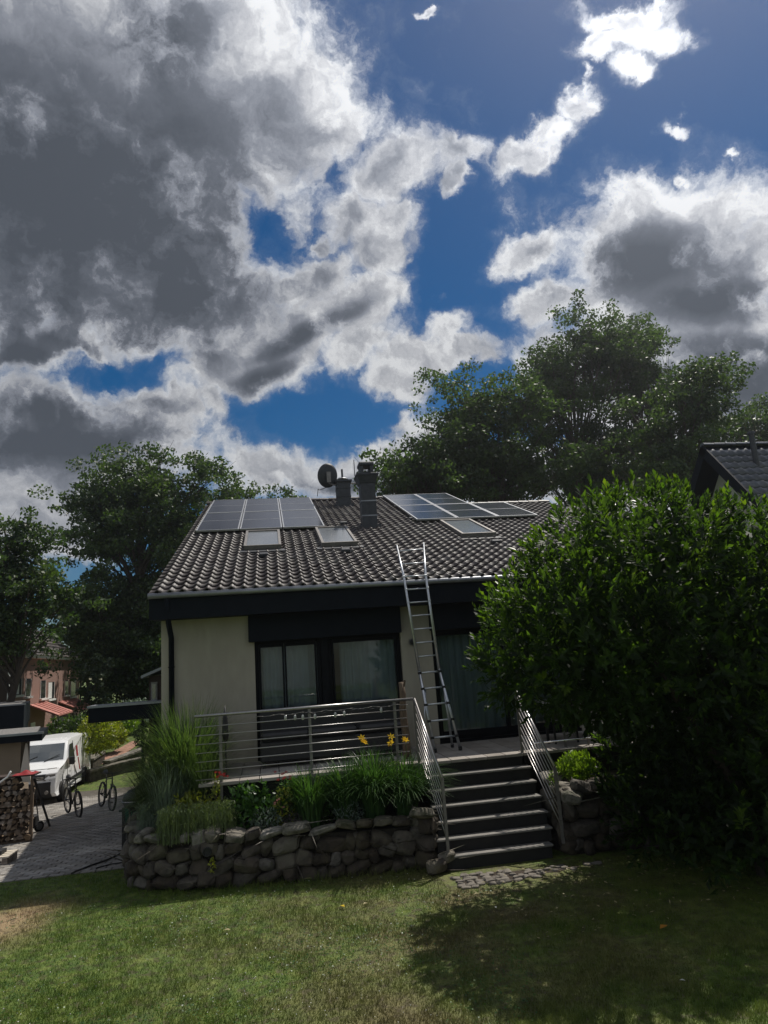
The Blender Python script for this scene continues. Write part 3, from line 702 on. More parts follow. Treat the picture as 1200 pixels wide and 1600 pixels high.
MB().box(x0-.15, x0-.13, y0+.0, y0+.02, z+.2, z+.68).build('lightning_rod', M_slate, c)
c2, a0_, a1_, b0_, w2, z2 = chimney(528, 550, 792, 755, 'short slate clad chimney stack near the ridge', 'low')
MB().box(a0_-.06, a1_+.06, b0_-.06, b0_+w2+.06, z2, z2+.06).build('chimney_plate', M_slate, c2)
tb = MB(); xm2 = (a0_+a1_)/2; tb.tube([(xm2, b0_+w2/2, z2+.06), (xm2, b0_+w2/2, z2+.5)], .035, 8); tb.build('flue_pipe', M_slate, c2)
tb = MB(); tb.tube([(xm2, b0_+w2/2, z2+.14), (xm2, b0_+w2/2, z2+.17)], [.20, .16], 12); tb.build('flue_hat', M_zinc, c2)
# satellite dish on a mast arm fixed to the short chimney
dc = at(513, 743, y=b0_-.1)
dish = thing('satellite_dish', 'dark round satellite dish seen from behind beside the short chimney', 'satellite dish', dc)
rad = 18.5/FPX*b0_*1.02
vs = [dc]; R_ = 6; K = 28; ax = Vector((-.25, .93, .25)).normalized(); ua = ax.cross(Vector((0, 0, 1))).normalized(); ub = ua.cross(ax)
for i in range(1, R_+1):
    for k in range(K):
        q = 2*pi*k/K; rr = rad*i/R_; vs.append(dc+(ua*cos(q)*.9+ub*sin(q)*1.05)*rr+ax*(.22*rad*(i/R_)**2))
fs = [(0, 1+k, 1+(k+1) % K) for k in range(K)]+[(1+(i-1)*K+k, 1+i*K+k, 1+i*K+(k+1) % K, 1+(i-1)*K+(k+1) % K) for i in range(1, R_) for k in range(K)]
d_ = MB().add(vs, fs).build('reflector', M_slate, dish, True)
md = d_.modifiers.new('thick', 'SOLIDIFY'); md.thickness = .012
MB().box(-.07, .07, -.06, -.0, -.25, .12, Matrix.Translation(dc-ax*.03)).build('mount_plate', M_steeld, dish)
t_ = MB(); t_.tube([dc+Vector((0, -.06, -.28)), (a0_-.2, b0_-.05, dc.z-.30), (a0_, b0_+.05, dc.z-.30)], .025, 6); t_.build('support_arm', M_steeld, dish)
t_ = MB(); t_.tube([dc-ub*rad+ax*.1, dc-ub*rad*1.25+ax*.25-ua*.2, dc-ub*rad*1.2+ax*.7-ua*.1], .014, 6); t_.tube([dc-ub*rad*1.15-ua*.35, dc-ub*rad*1.8-ua*.3+ax*.2], .012, 6); t_.build('feed_arm', M_steeld, dish)
t_ = MB(); t_.tube([(a1_, b0_+.05, dc.z-.26), (a1_+.55, b0_+.05, dc.z-.26)], .022, 6); t_.build('brace_bar', M_steeld, house)

# solar arrays: two-row portrait modules with a bar across the middle
def array(root, corners, cols, label_n):
    """corners: list of (x0,x1,s0,s1)"""
    for (x0, x1, s0, s1) in corners:
        g = .012; f = MB(); h0, h1 = .10, .145; t = .035
        quad(f, x0+g, x1-g, s0+g, s0+g+t, h0, h1); quad(f, x0+g, x1-g, s1-g-t, s1-g, h0, h1)
        quad(f, x0+g, x0+g+t, s0+g+t, s1-g-t, h0, h1); quad(f, x1-g-t, x1-g, s0+g+t, s1-g-t, h0, h1)
        k = f.build('solar_module', M_solarf, root)
        sm = (s0+s1)/2
        for a, b in ((s0+g+t, sm-.012), (sm+.012, s1-g-t)):
            q = MB(); quad(q, x0+g+t, x1-g-t, a, b, h0+.005, h1-.006); q.build('cell_glass', M_solar, k)
        q = MB(); quad(q, x0+g+t, x1-g-t, sm-.012, sm+.012, h0+.005, h1-.004); q.build('cross_bar', M_solarf, k)
xl, s0 = onroof(305, 838); xr, s1 = onroof(508, 829); s0 = (s0+s1)/2; stp = onroof(400, 785.5)[1]
ar = thing('solar_array', 'left solar array of six framed modules above the two left skylights', 'solar panels', roofp((xl+xr)/2, s0))
wc = (xr-xl)/3; hm = (stp-s0)/2
array(ar, [(xl+i*wc, xl+(i+1)*wc, s0+j*hm, s0+(j+1)*hm) for i in range(3) for j in range(2)], 3, 0)
for s in (s0+.3, s0+hm+.3, stp-.3):
    q = MB(); quad(q, xl-.05, xr+.05, s, s+.04, .02, .099); q.build('mounting_rail', M_steeld, ar)
ym, s0b = onroof(651, 819); stb = onroof(600, 779.5)[1]; wc = onroof(713, 815)[0]-ym; hm = (stb-s0b)/2
ar = thing('solar_array', 'right solar array of five framed modules stepping down beside the tall chimney', 'solar panels', roofp(ym+wc, s0b))
array(ar, [(ym+i*wc, ym+(i+1)*wc, s0b+j*hm, s0b+(j+1)*hm) for i, j in ((0, 0), (0, 1), (1, 0), (1, 1), (2, 0))], 3, 0)
for s in (s0b+.3, s0b+hm+.3, stb-.3):
    q = MB(); quad(q, ym-.05, ym+wc*(3 if s < s0b+hm else 2)+.05, s, s+.04, .02, .099); q.build('mounting_rail', M_steeld, ar)
# small vent tiles
for px, py in ((405, 873), (534, 866), (640, 815), (770, 852), (532, 822)):
    x, s = onroof(px, py); v = MB(); quad(v, x, x+.2, s, s+.16, .03, .11); v.build('vent_tile', M_slate, roof, bevel=.015)

# ------------------------------------------------------------------ terrace, stairs, railings
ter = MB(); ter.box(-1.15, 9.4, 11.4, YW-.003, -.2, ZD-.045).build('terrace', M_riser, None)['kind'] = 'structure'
ter = bpy.data.objects['terrace']
src = MB().box(0, .292, 0, 2.04, 0, .045).build('paving_slab', M_deck, ter, bevel=.004)
for i in range(35):
    p = (-1.2+i*.302, 11.24, ZD-.044+rnd.uniform(-.002, .002))
    if i == 0: src.location = p
    else: inst(src, ter, p)
stairs = thing('garden_stairs', 'seven grey stone steps between steel rails leading up to the terrace', 'stairs', (3.1, 10.4, 0))
SX0, SX1 = 2.27, 3.99
for i in range(1, 7):
    z = ZD-.19*i; y = 11.26-.168*i
    xa = SX0-(.02 if i < 5 else .07); xb = SX1+(.0 if i < 5 else -.02 if i == 5 else -.1)
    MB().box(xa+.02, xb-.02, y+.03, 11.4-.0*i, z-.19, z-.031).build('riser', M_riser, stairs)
    MB().box(xa, xb, y, y+.19, z-.03, z).build('tread', M_step, stairs, bevel=.006)
MB().box(SX0+.02, SX1-.02, 11.28, 11.395, ZD-.19, ZD-.046).build('riser', M_riser, stairs)
# horizontal-bar rail along the terrace edge
RY, RT = 11.3, 2.316
cx_ = 2.181
rail = thing('terrace_railing', 'long stainless railing of horizontal bars along the left terrace edge', 'railing', (.5, RY, ZD))
b = MB(); b.tube([(-1.25, RY, RT), (cx_, RY, RT)], .0225, 10); b.build('handrail', M_steel, rail, True)
for k in range(1, 8):
    z = RT-.03-.128*k
    b = MB(); b.tube([(-1.24, RY-.03, z), (cx_-.12, RY-.03, z)], .0075, 8); b.build('rail_bar', M_steel, rail, True)
for px, py in ((345, 1180), (485.5, 1160), (618, 1130)):
    x = at(px, py, y=RY).x
    MB().box(x-.022, x+.022, RY-.02, RY+.02, ZD-.25, RT-.02).build('post', M_steeld, rail)
def stair_rail(X, label, nb=7):
    r = thing('stair_railing', label, 'railing', (X, 10.6, .5), 'rails either side of the garden stairs')
    ytop, zt1, ybot, zb1, dx = RY, RT, 10.27, 1.24, .12
    b = MB(); b.tube([(X, ytop, zt1), (X+dx, ybot, zb1)], .021, 10); b.build('handrail', M_steel, r, True)
    for k in range(1, nb+1):
        dz = -.118*k
        b = MB(); b.tube([(X, ytop-.03, zt1+dz), (X+dx, ybot+.0, zb1+dz)], .009, 8); b.build('rail_bar', M_steel, r, True)
    MB().box(X+dx-.02, X+dx+.02, ybot-.02, ybot+.02, .18, zb1-.005).build('newel_post', M_steeld, r)
    MB().box(X-.02, X+.02, ytop-.02, ytop+.02, ZD-.25, zt1-.01).build('newel_post', M_steeld, r)
stair_rail(2.205, 'steel stair rail with sloping bars on the left side of the steps, beside the lilies')
stair_rail(3.93, 'steel stair rail with sloping bars on the right side of the steps, under the laurel')
# wooden post with notched top
t0 = at(627, 1066, y=11.75); t1 = at(637, 1185, y=11.75)
wp = thing('wooden_post', 'leaning weathered wooden post behind the corner of the railing', 'post', (t1.x, 11.75, ZD))
b = MB(); n = 6
pts = [Vector((t1.x+(t0.x-t1.x)*k/n+rnd.uniform(-.012, .012), 11.75, ZD+(t0.z-ZD)*k/n)) for k in range(n+1)]
b.tube(pts, [.075, .07, .066, .063, .06, .055, .045], 9); b.build('post_shaft', M_wood, wp, True)
b = MB(); b.tube([t0+Vector((.02, 0, -.06)), t0+Vector((.06, 0, .03))], [.04, .02], 7); b.build('post_stub', M_wood, wp)
# string lights
sl_ = thing('string_lights', 'cable of small glass jar lights hung under the steel handrail', 'string lights', (.8, RY-.04, RT-.05))
pts = []
for i in range(60):
    x = -.35+i*(2.1+.35)/59; pts.append((x, RY-.045+.01*sin(i*1.7), RT-.055-.02*abs(sin(i*.35))-.01*rnd.random()))
b = MB(); b.tube(pts, .005, 5); b.build('cable', M_steeld, sl_)
b = MB(); b.tube([(p[0]+.03, p[1]-.01, p[2]-.03*abs(sin(j*.3))) for j, p in enumerate(pts[8:52])], .005, 5); b.build('cable', M_black, sl_)
for px in (446, 461, 473, 492, 524, 538, 596):
    p = at(px, 1117, y=RY-.05); b = MB(); zz = RT-.075-rnd.uniform(0, .03)
    b.tube([(p.x, RY-.05, zz), (p.x, RY-.05, zz-.02), (p.x, RY-.05, zz-.07), (p.x, RY-.05, zz-.08)], [.014, .022, .022, .01], 9); b.build('jar_light', M_bulb, sl_, True)
# ornament behind the rail
fo = at(352, 1135, y=11.6)
fn = thing('garden_finial', 'slender dark pointed ornament standing behind the left end of the railing', 'ornament', (fo.x, 11.6, ZD))
b = MB(); zt_ = at(352, 1102, y=11.6).z
b.tube([(fo.x, 11.6, ZD), (fo.x, 11.6, zt_-.55)], .012, 8); b.build('stake', M_black, fn)
b = MB(); b.tube([(fo.x, 11.6, zt_-.55), (fo.x, 11.6, zt_-.45), (fo.x, 11.6, zt_-.2), (fo.x, 11.6, zt_)], [.03, .055, .04, .004], 10); b.build('finial', M_black, fn, True)
# covered lounge seat behind the railing
so_ = thing('garden_sofa', 'low black garden sofa standing on the terrace behind the railing', 'sofa', (1.0, 12.5, ZD))
MB().box(-.3, 2.2, 12.2, 12.95, ZD+.1, ZD+.42).build('seat_base', M_black, so_, bevel=.02)
for i in range(3): MB().box(-.28+i*.83, .53+i*.83, 12.18, 12.75, ZD+.425, ZD+.56).build('seat_cushion', M_black, so_, bevel=.04)
MB().box(-.3, 2.2, 12.76, 12.98, ZD+.425, ZD+.92).build('backrest', M_black, so_, bevel=.03)
for x in (-.27, 2.13):
    for y in (12.25, 12.9): MB().box(x, x+.05, y, y+.05, ZD, ZD+.1).build('leg', M_black, so_)

# ladder leaning on the eave, lower part spread into two pairs of rails
lad = thing('telescopic_ladder', 'tall aluminium telescopic ladder leaning on the eave in front of the cream pillar', 'ladder', (3.2, 12.4, ZD))
def lp(px, py, t):   # t 0 at feet, 1 at the eave contact
    return at(px, py, y=12.35+(12.66-12.35)*t)
Lf = [at(679, 1166, y=12.2), lp(655, 1048, .45), lp(631, 901, 1)]; Rt = [at(719, 1167, y=12.2), lp(686, 1045, .45), lp(665, 899, 1)]
Lf[0].z = ZD+.01; Rt[0].z = ZD+.01
b = lad
def L_(p, q, t): return p+(q-p)*t
topL = Lf[2]+(Lf[2]-Lf[1]).normalized()*.05; 
def ext(px, py):  # above the eave: rails lie just over the tiles
    x, s = onroof(px, py); return roofp(x, s, .30)
TLp = at(620, 852, y=13.35); TRp = at(662, 848, y=13.35)
for nm, P in (('rail', [Lf[1], Lf[2], TLp]), ('rail', [Rt[1], Rt[2], TRp])):
    q = MB(); q.tube(P, [.029, .024, .014], 8); q.build('stile', M_alu, lad, True)
for P in ((Lf[0], Lf[1]), (Rt[0], Rt[1])):
    q = MB(); q.tube(P, .026, 8); q.build('stile', M_alu, lad, True)
    q = MB(); q.tube([P[0]+Vector((0, 0, -.005)), P[0]+Vector((0, 0, .06))], .034, 8); q.build('foot', M_black, lad)
# rear pair of rails
for (pa, pb) in ((lp(664, 1075, .35), at(664, 1166, y=12.55)), (lp(693, 1070, .35), at(707, 1167, y=12.6))):
    pb.z = ZD+.01; q = MB(); q.tube([pa, pb], .022, 8); q.build('stile', M_alu, lad, True)
    q = MB(); q.tube([pb, pb+Vector((0, 0, .06))], .030, 8); q.build('foot', M_black, lad)
ry = [922, 943, 964, 986, 1008, 1030]
def rung(p, q, r=.014):
    m = MB(); m.tube([p, q], r, 8); m.build('rung', M_alu, lad, True)
for k in range(7): t = k/7; rung(L_(Lf[2], Lf[1], t), L_(Rt[2], Rt[1], t))
for k in range(5):
    t = k/5+.03; rung(L_(Lf[1], Lf[0], t), L_(Rt[1], Rt[0], t), .017)
    for P in (L_(Lf[1], Lf[0], t), L_(Rt[1], Rt[0], t)):
        m = MB(); m.box(-.03, .03, -.03, .03, -.022, .022, Matrix.Translation(P)); m.build('locking_collar', M_black, lad, bevel=.006)
for t in (.38, .80): rung(L_(Lf[2], TLp, t), L_(Rt[2], TRp, t), .013)
for t in (0, .14, .28):
    for a, c in ((Lf[2], Lf[1]), (Rt[2], Rt[1])):
        m = MB(); m.box(-.026, .026, -.026, .026, -.018, .018, Matrix.Translation(L_(a, c, t))); m.build('locking_collar', M_alu, lad, bevel=.005)

# terrace furniture on the right, half hidden by the laurel
tb = thing('garden_table', 'dark metal garden table with thin steel edge behind the bright green shrub', 'table', (5.2, 12.2, ZD))
MB().box(4.55, 6.2, 11.9, 12.7, ZD+.66, ZD+.69).build('tabletop', M_steeld, tb, bevel=.004)
for x in (4.65, 6.05):
    for y in (11.98, 12.58): MB().box(x, x+.04, y, y+.04, ZD, ZD+.66).build('leg', M_black, tb)
def gchair(x, y, rot, label):
    t = thing('garden_chair', label, 'chair', (x, y, ZD), 'metal garden chairs at the terrace table'); t.rotation_euler = (0, 0, rot)
    def bb(nm, *a, m=M_black):
        o = MB().box(*a).build(nm, m, None); o.parent = t
    bb('seat', -.22, .22, -.22, .22, .42, .45)
    for k in range(4): bb('back_slat', -.20, .20, .205, .22, .52+k*.09, .57+k*.09)
    for sx in (-.22, .19):
        bb('leg', sx, sx+.03, -.22, -.19, 0, .42); bb('back_leg', sx, sx+.03, .19, .22, 0, .92, m=M_steeld)
        bb('armrest', sx-.01, sx+.04, -.2, .2, .62, .64, m=M_chrome)
gchair(4.95, 11.65, pi, 'metal garden chair with steel armrests nearest the right stair rail')
gchair(5.75, 11.62, pi+.15, 'metal garden chair with steel armrests farther right behind the green shrub')
bar = thing('low_edge_rail', 'low polished rail along the terrace edge above the green shrub', 'rail', (5.2, 11.42, ZD))
q = MB(); q.tube([(4.15, 11.35, ZD+.12), (6.4, 11.35, ZD+.12)], .013, 8); q.build('bar', M_chrome, bar, True)
for x in (4.2, 5.2, 6.3):
    q = MB(); q.tube([(x, 11.35, ZD), (x, 11.35, ZD+.11)], .01, 6); q.build('stud', M_steeld, bar)

# ------------------------------------------------------------------ stone walls
def stone_variants(n):
    out = []
    for k in range(n):
        r = random.Random(100+k); bm = bmesh.new()
        for i in range(34):
            v = Vector((r.gauss(0, 1), r.gauss(0, 1), r.gauss(0, 1))).normalized()
            e = r.uniform(.5, .8); q = Vector([math.copysign(abs(c)**e, c) for c in v])
            bm.verts.new(q*.56*r.uniform(.86, 1.06))
        h = bmesh.ops.convex_hull(bm, input=bm.verts[:])
        bmesh.ops.delete(bm, geom=[g for g in h['geom_interior'] if isinstance(g, bmesh.types.BMVert)], context='VERTS')
        bmesh.ops.bevel(bm, geom=bm.edges[:], offset=.06, segments=1, affect='EDGES')
        bmesh.ops.recalc_face_normals(bm, faces=bm.faces)
        me = bpy.data.meshes.new('stone'); bm.to_mesh(me); bm.free(); out.append(me)
    return out
SV = stone_variants(14)
SVL = [m.copy() for m in SV]
for m in SV: m.materials.append(M_stone)
for m in SVL: m.materials.append(M_stonel)
def stone(parent, p, size, rz=0, var=None, light=False, tilt=.15):
    me = rnd.choice(SVL if light else SV); o = bpy.data.objects.new('stone', me); COL.objects.link(o); o.parent = parent
    o.location = Vector(p)-ORG[parent.name]; o.scale = size; o.rotation_euler = (rnd.uniform(-tilt, tilt), rnd.uniform(-tilt, tilt), rz)
    return o
def path_wall(pts, htop, name, label, courses=4, lightcap=True, thick=.34):
    root = thing(name, label, 'wall', (pts[0][0], pts[0][1], 0))
    L = [0]
    for a, c in zip(pts, pts[1:]): L.append(L[-1]+math.hypot(c[0]-a[0], c[1]-a[1]))
    def P(s):
        for i in range(len(pts)-1):
            if s <= L[i+1] or i == len(pts)-2:
                t = (s-L[i])/(L[i+1]-L[i]); a, c = pts[i], pts[i+1]
                dx, dy = c[0]-a[0], c[1]-a[1]; return a[0]+dx*t, a[1]+dy*t, atan2(dy, dx)
    core = MB()
    m = int(L[-1]/.25)
    prev = None
    for k in range(m+1):
        x, y, a = P(L[-1]*k/m); nx_, ny_ = -sin(a), cos(a); h = htop(L[-1]*k/m/L[-1])-.15
        ring = [(x+nx_*.10, y+ny_*.10, -.15), (x+nx_*.10, y+ny_*.10, h), (x+nx_*thick, y+ny_*thick, h), (x+nx_*thick, y+ny_*thick, -.15)]
        if prev: core.add(prev+ring, [(0, 1, 5, 4), (1, 2, 6, 5), (2, 3, 7, 6)]+([(0, 3, 2, 1)] if k == 1 else [])+([(4, 5, 6, 7)] if k == m else []))
        prev = ring
    core.build('wall_core', M_mortar, root)
    for cidx in range(courses):
        s = rnd.uniform(0, .1)
        while s < L[-1]:
            w = rnd.choice((rnd.uniform(.13, .2), rnd.uniform(.2, .3), rnd.uniform(.3, .44))); sm = min(s+w/2, L[-1]); x, y, a = P(sm); H = htop(sm/L[-1])
            hh = H/courses; z = hh*(cidx+.5)+rnd.uniform(-.045, .045)
            top = cidx == courses-1
            if top:
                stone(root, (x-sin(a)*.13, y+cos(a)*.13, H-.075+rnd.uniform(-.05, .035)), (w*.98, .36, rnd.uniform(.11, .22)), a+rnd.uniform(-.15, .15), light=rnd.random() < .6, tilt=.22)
            else:
                off = rnd.uniform(.04, .11)
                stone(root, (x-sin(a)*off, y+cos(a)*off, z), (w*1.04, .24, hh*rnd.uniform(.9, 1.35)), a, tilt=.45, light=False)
                if rnd.random() < .35:
                    stone(root, (x-sin(a)*.1+w*.45, y+cos(a)*.1, z+hh*.45), (.1, .14, .08), a, tilt=.8)
            s += w*.93
    return root
wpts = [(-2.35, 13.1), (-2.38, 12.3), (-2.3, 11.6), (-2.12, 11.2), (-1.75, 10.95), (-1.1, 10.78), (-.3, 10.68), (.6, 10.60), (1.3, 10.52), (1.75, 10.50), (2.12, 10.58)]
sw = path_wall(wpts, lambda t: .80-.09*t, 'stone_wall', 'low curved dry stone wall of rough boulders holding the flower bed')
# drain hole
dh = at(324, 1330, y=10.74); q = MB(); q.torus((dh.x, 10.70, dh.z), (0, 1, 0), .055, .012, 18, 6); q.tube([(dh.x, 10.705, dh.z), (dh.x, 10.9, dh.z)], .052, 14); q.build('drain_pipe', M_black, sw)
# end pillar of stones beside the steps
for z, s in ((.12, .36), (.36, .34), (.58, .30)): stone(sw, (2.08, 10.58, z), (s, .36, .26), rnd.uniform(0, 1))
stone(sw, (2.02, 10.45, .77), (.34, .32, .16), .3, light=True); stone(sw, (2.3, 10.3, .18), (.26, .2, .16), .5, light=True); stone(sw, (2.12, 10.22, .10), (.3, .25, .2), .5)
soil = MB()
soil.add([(-2.2, 13.2, .62), (-2.2, 11.5, .62), (-1.6, 11.1, .62), (-.3, 10.85, .62), (2.15, 10.75, .6), (2.2, 11.38, .62), (-1.15, 11.38, .66), (-1.15, 13.2, .66),
          ], [tuple(range(8))]); soil.build('planting_soil', M_soil)['kind'] = 'structure'
path_wall([(4.1, 10.25), (4.5, 10.2), (5.2, 10.15), (6.2, 10.2), (7.4, 10.3)], lambda t: .98, 'stone_wall', 'dark boulder wall to the right of the stairs under the laurel', 4, True)
path_wall([(4.12, 11.2), (4.11, 10.3)], lambda t: 1.1-.2*t, 'stone_wall', 'short stone cheek wall against the right side of the steps', 4, False)
soil = MB(); soil.add([(4.2, 10.4, .84), (9, 10.5, .84), (9, 11.38, .9), (4.2, 11.38, .9)], [(0, 1, 2, 3)]); soil.build('planting_soil', M_soil)['kind'] = 'structure'
# worn stone path at the foot of the stairs
pp_ = [(2.32+.17*i, 9.5+.13*(.17*i)+rnd.uniform(-.07, .05)) for i in range(11)]+[(4.05-.2*i, 10.02-.12*(1.7-.2*i)+rnd.uniform(-.04, .06)) for i in range(9)]
ps = MB().prism(pp_, 2, -.04, .002).build('path', M_soil); ps['kind'] = 'structure'
COB = []
for j in range(8):
    for i in range(17):
        x = 2.32+i*.125+rnd.uniform(-.025, .025); y = 9.45+j*.083+rnd.uniform(-.03, .03)
        if y > 10.02-.1*(x-2.3) or y < 9.42+(x-2.3)*.12 or rnd.random() < .1+.25*(x-2.3): continue
        o = stone(ps, (x, y, .004), (rnd.uniform(.10, .14), rnd.uniform(.075, .1), .05), rnd.uniform(-.3, .3), light=True, tilt=.08); o.name = 'cobble'; COB.append(o)

for o in COB:
    if rnd.random() < 1: o.data = o.data.copy(); o.data.materials[0] = M_cobble

# ------------------------------------------------------------------ plants
def clump(name, label, cat_, c, n, H, spread, w, mat, r0=.12, seg=5, group=None, Hj=.3):
    root = thing(name, label, cat_, c, group); c = np.array(c)
    a = NR.uniform(0, 2*pi, n); rr = np.sqrt(NR.uniform(0, 1, n))*r0
    B = c+np.stack([rr*np.cos(a), rr*np.sin(a), np.zeros(n)], 1)
    a2 = a+NR.normal(0, .5, n); l = spread*NR.uniform(.15, 1, n)
    lean = np.stack([l*np.cos(a2), l*np.sin(a2), np.zeros(n)], 1)
    V, F = blades(B, H*NR.uniform(1-Hj, 1.08, n), lean, w*NR.uniform(.7, 1.2, n), seg)
    npmesh('leaf_blades', V, F, mat, root)
    return root
def flower6(c, r, mat, parent, up=Vector((0, -.5, .85)), name='flower'):
    b = MB(); up = up.normalized(); a = up.cross(Vector((1, 0, 0))).normalized(); e = up.cross(a); c = Vector(c)
    for k in range(6):
        q = 2*pi*k/6+.2*rnd.random(); d = a*cos(q)+e*sin(q); sd = up.cross(d)
        b.add([c, c+d*r*.5+up*r*.45+sd*r*.2, c+d*r*.5+up*r*.45-sd*r*.2, c+d*r*1.1+up*r*.55], [(0, 1, 3), (0, 3, 2)])
    return b.build(name, mat, parent)
def bush(name, label, cat_, c, rad, n, size, mat, flat=.5, group=None, aspect=.45, upw=.3, shell=.55):
    root = thing(name, label, cat_, (c[0], c[1], c[2]-rad[2]), group); c = np.array(c)
    d = unit(NR.normal(size=(n, 3))); r = NR.uniform(shell, 1, (n, 1))**.7
    bumps = 1+.12*np.sin(d[:, :1]*7+c[0])*np.sin(d[:, 1:2]*6+2)+.1*np.sin(d[:, 2:]*9)
    C = c+d*r*bumps*np.array(rad)
    T = unit(d*.5+NR.normal(size=(n, 3))*.6+np.array([0, 0, upw])); Nn = unit(d+NR.normal(size=(n, 3))*.6)
    V, F = leaves(C, T, Nn, size*NR.uniform(.6, 1.2, n), size*aspect*NR.uniform(.7, 1.2, n))
    npmesh('foliage', V, F, mat, root)
    b = MB()
    for k in range(5):
        a = rnd.uniform(0, 6.3); b.tube([(c[0], c[1], c[2]-rad[2]), (c[0]+cos(a)*rad[0]*.5, c[1]+sin(a)*rad[1]*.5, c[2]+rad[2]*.4)], [.012, .004], 5)
    b.build('stems', M_bark, root)
    return root
zb = .63
def bedp(px, py, y): p = at(px, py, y=y); return (p.x, y, zb)
# big ornamental grass left
clump('reed_grass', 'tall arching green reed grass at the left house corner', 'ornamental grass', (at(292, 1180, y=12.15).x, 12.15, zb), 3000, 2.05, 1.3, .0065, M_mis, .3, 9, Hj=.6)
clump('reed_grass', 'lower dark drooping grass spilling over the left end of the stone wall', 'ornamental grass', (at(256, 1220, y=12.0).x, 12.0, zb), 2400, 1.4, .85, .005, M_misd, .3, 8, Hj=.5)
clump('reed_grass', 'thin blue green grass stalks in front of the tall reed grass', 'ornamental grass', bedp(262, 1240, 11.45), 320, 1.2, .5, .004, M_silver, .2, 6)
# tall grass at right of it, close to the rail
clump('reed_grass', 'slender seed grass growing through the left end of the railing', 'ornamental grass', bedp(318, 1200, 11.55), 420, 1.5, .55, .005, M_mis, .12, 6)
def stalks(name, label, cat_, p0, p1, y, n, h, mat, w=.0035):
    a, b_ = bedp(*p0, y), bedp(*p1, y); root = thing(name, label, cat_, a)
    t = NR.uniform(0, 1, n); B = np.array(a)+(np.array(b_)-np.array(a))*t[:, None]+np.stack([NR.normal(0, .03, n), NR.normal(0, .09, n), np.zeros(n)], 1)
    V, F = blades(B, h*NR.uniform(.5, 1.05, n), NR.normal(0, .06, (n, 3))*np.array([1, 1, 0]), np.full(n, w), 4)
    npmesh('stalks', V, F, mat, root)
    C = B+np.stack([NR.normal(0, .03, n), NR.normal(0, .03, n), NR.uniform(.05, h*.95, n)], 1); T = NR.normal(0, .4, (n, 3))+np.array([0, 0, 1.])
    V, F = leaves(np.repeat(C, 4, 0)+NR.normal(0, .02, (4*n, 3)), np.repeat(T, 4, 0)+NR.normal(0, .5, (4*n, 3)), NR.normal(size=(4*n, 3)), .03, .004)
    npmesh('foliage', V, F, mat, root)
    return root
stalks('lavender', 'upright yellow green lavender tuft hanging over the stone wall', 'lavender', (252, 1280), (362, 1275), 10.98, 1500, .5, M_lav)
stalks('lavender', 'pale silvery tuft beside the green bin at the wall corner', 'lavender', (222, 1280), (250, 1280), 11.5, 500, .5, M_silver)
bush('ground_shrub', 'yellow green leafy shrub below the left end of the railing', 'shrub', (at(300, 1232, y=11.2).x, 11.2, zb+.25), (.42, .2, .34), 800, .05, M_ygr)
bush('ground_shrub', 'yellow flowering stem climbing the left railing post', 'shrub', (at(337, 1200, y=11.2).x, 11.2, zb+.5), (.06, .06, .32), 70, .05, M_ygr)
bush('ground_shrub', 'dark green broad leaved peony below the railing', 'shrub', (at(392, 1230, y=11.15).x, 11.15, zb+.27), (.42, .2, .38), 900, .06, M_peony)
bush('ground_shrub', 'silvery leaved cushion plant behind the cap stones', 'shrub', (at(415, 1265, y=11.0).x, 11.0, zb+.14), (.26, .14, .18), 600, .035, M_silver, aspect=.2)
bush('ground_shrub', 'small green cushion plant with silver leaf tips under the lilies', 'shrub', (at(545, 1262, y=10.95).x, 10.95, zb+.14), (.24, .13, .18), 500, .035, M_silver, aspect=.2)
bush('ground_shrub', 'purple grey heather cushion on the stone wall', 'shrub', (at(462, 1272, y=10.95).x, 10.95, zb+.1), (.2, .13, .13), 700, .02, M_purple, aspect=.25)
bush('ground_shrub', 'green filler foliage between the heather and the red flowers', 'shrub', (at(470, 1235, y=11.15).x, 11.15, zb+.25), (.55, .16, .42), 1200, .045, M_peony)
rf = bush('rose_bush', 'red flowered bush in front of the middle railing post', 'flower', (at(445, 1238, y=11.05).x, 11.05, zb+.26), (.17, .14, .34), 320, .035, M_ygr)
for k in range(9):
    p = at(438+rnd.uniform(-10, 16), 1212+rnd.uniform(-6, 8), y=10.98); flower6(p, .03, M_redfl, rf)
for k in range(5):
    p = at(437+rnd.uniform(-10, 6), 1255+rnd.uniform(-6, 8), y=10.92); flower6(p, .022, M_pink, rf)
rf = bush('rose_bush', 'small red flowering plant under the left railing post', 'flower', (at(352, 1222, y=11.1).x, 11.1, zb+.2), (.15, .1, .25), 160, .035, M_peony)
for k in range(10):
    p = at(347+rnd.uniform(-12, 16), 1209+rnd.uniform(-6, 8), y=11.05); flower6(p, .028, M_redfl, rf)
def lily(px, py, y, label, n=320, H=.95, sp=.6):
    return clump('day_lily', label, 'lily', bedp(px, py, y), n, H, sp, .010, M_lily, .16, 8, 'strap leaved lilies in the flower bed')
lily(485, 1260, 11.0, 'strap leaved lily clump in front of the middle railing post')
lily(540, 1258, 11.08, 'strap leaved lily clump left of the yellow flowers', 420, 1.0)
l1 = lily(585, 1265, 11.02, 'largest lily clump with yellow trumpet flowers above it', 800, 1.1, .85)
lily(635, 1268, 10.98, 'dark drooping lily clump nearest the stair rail', 800, 1.0, .85)
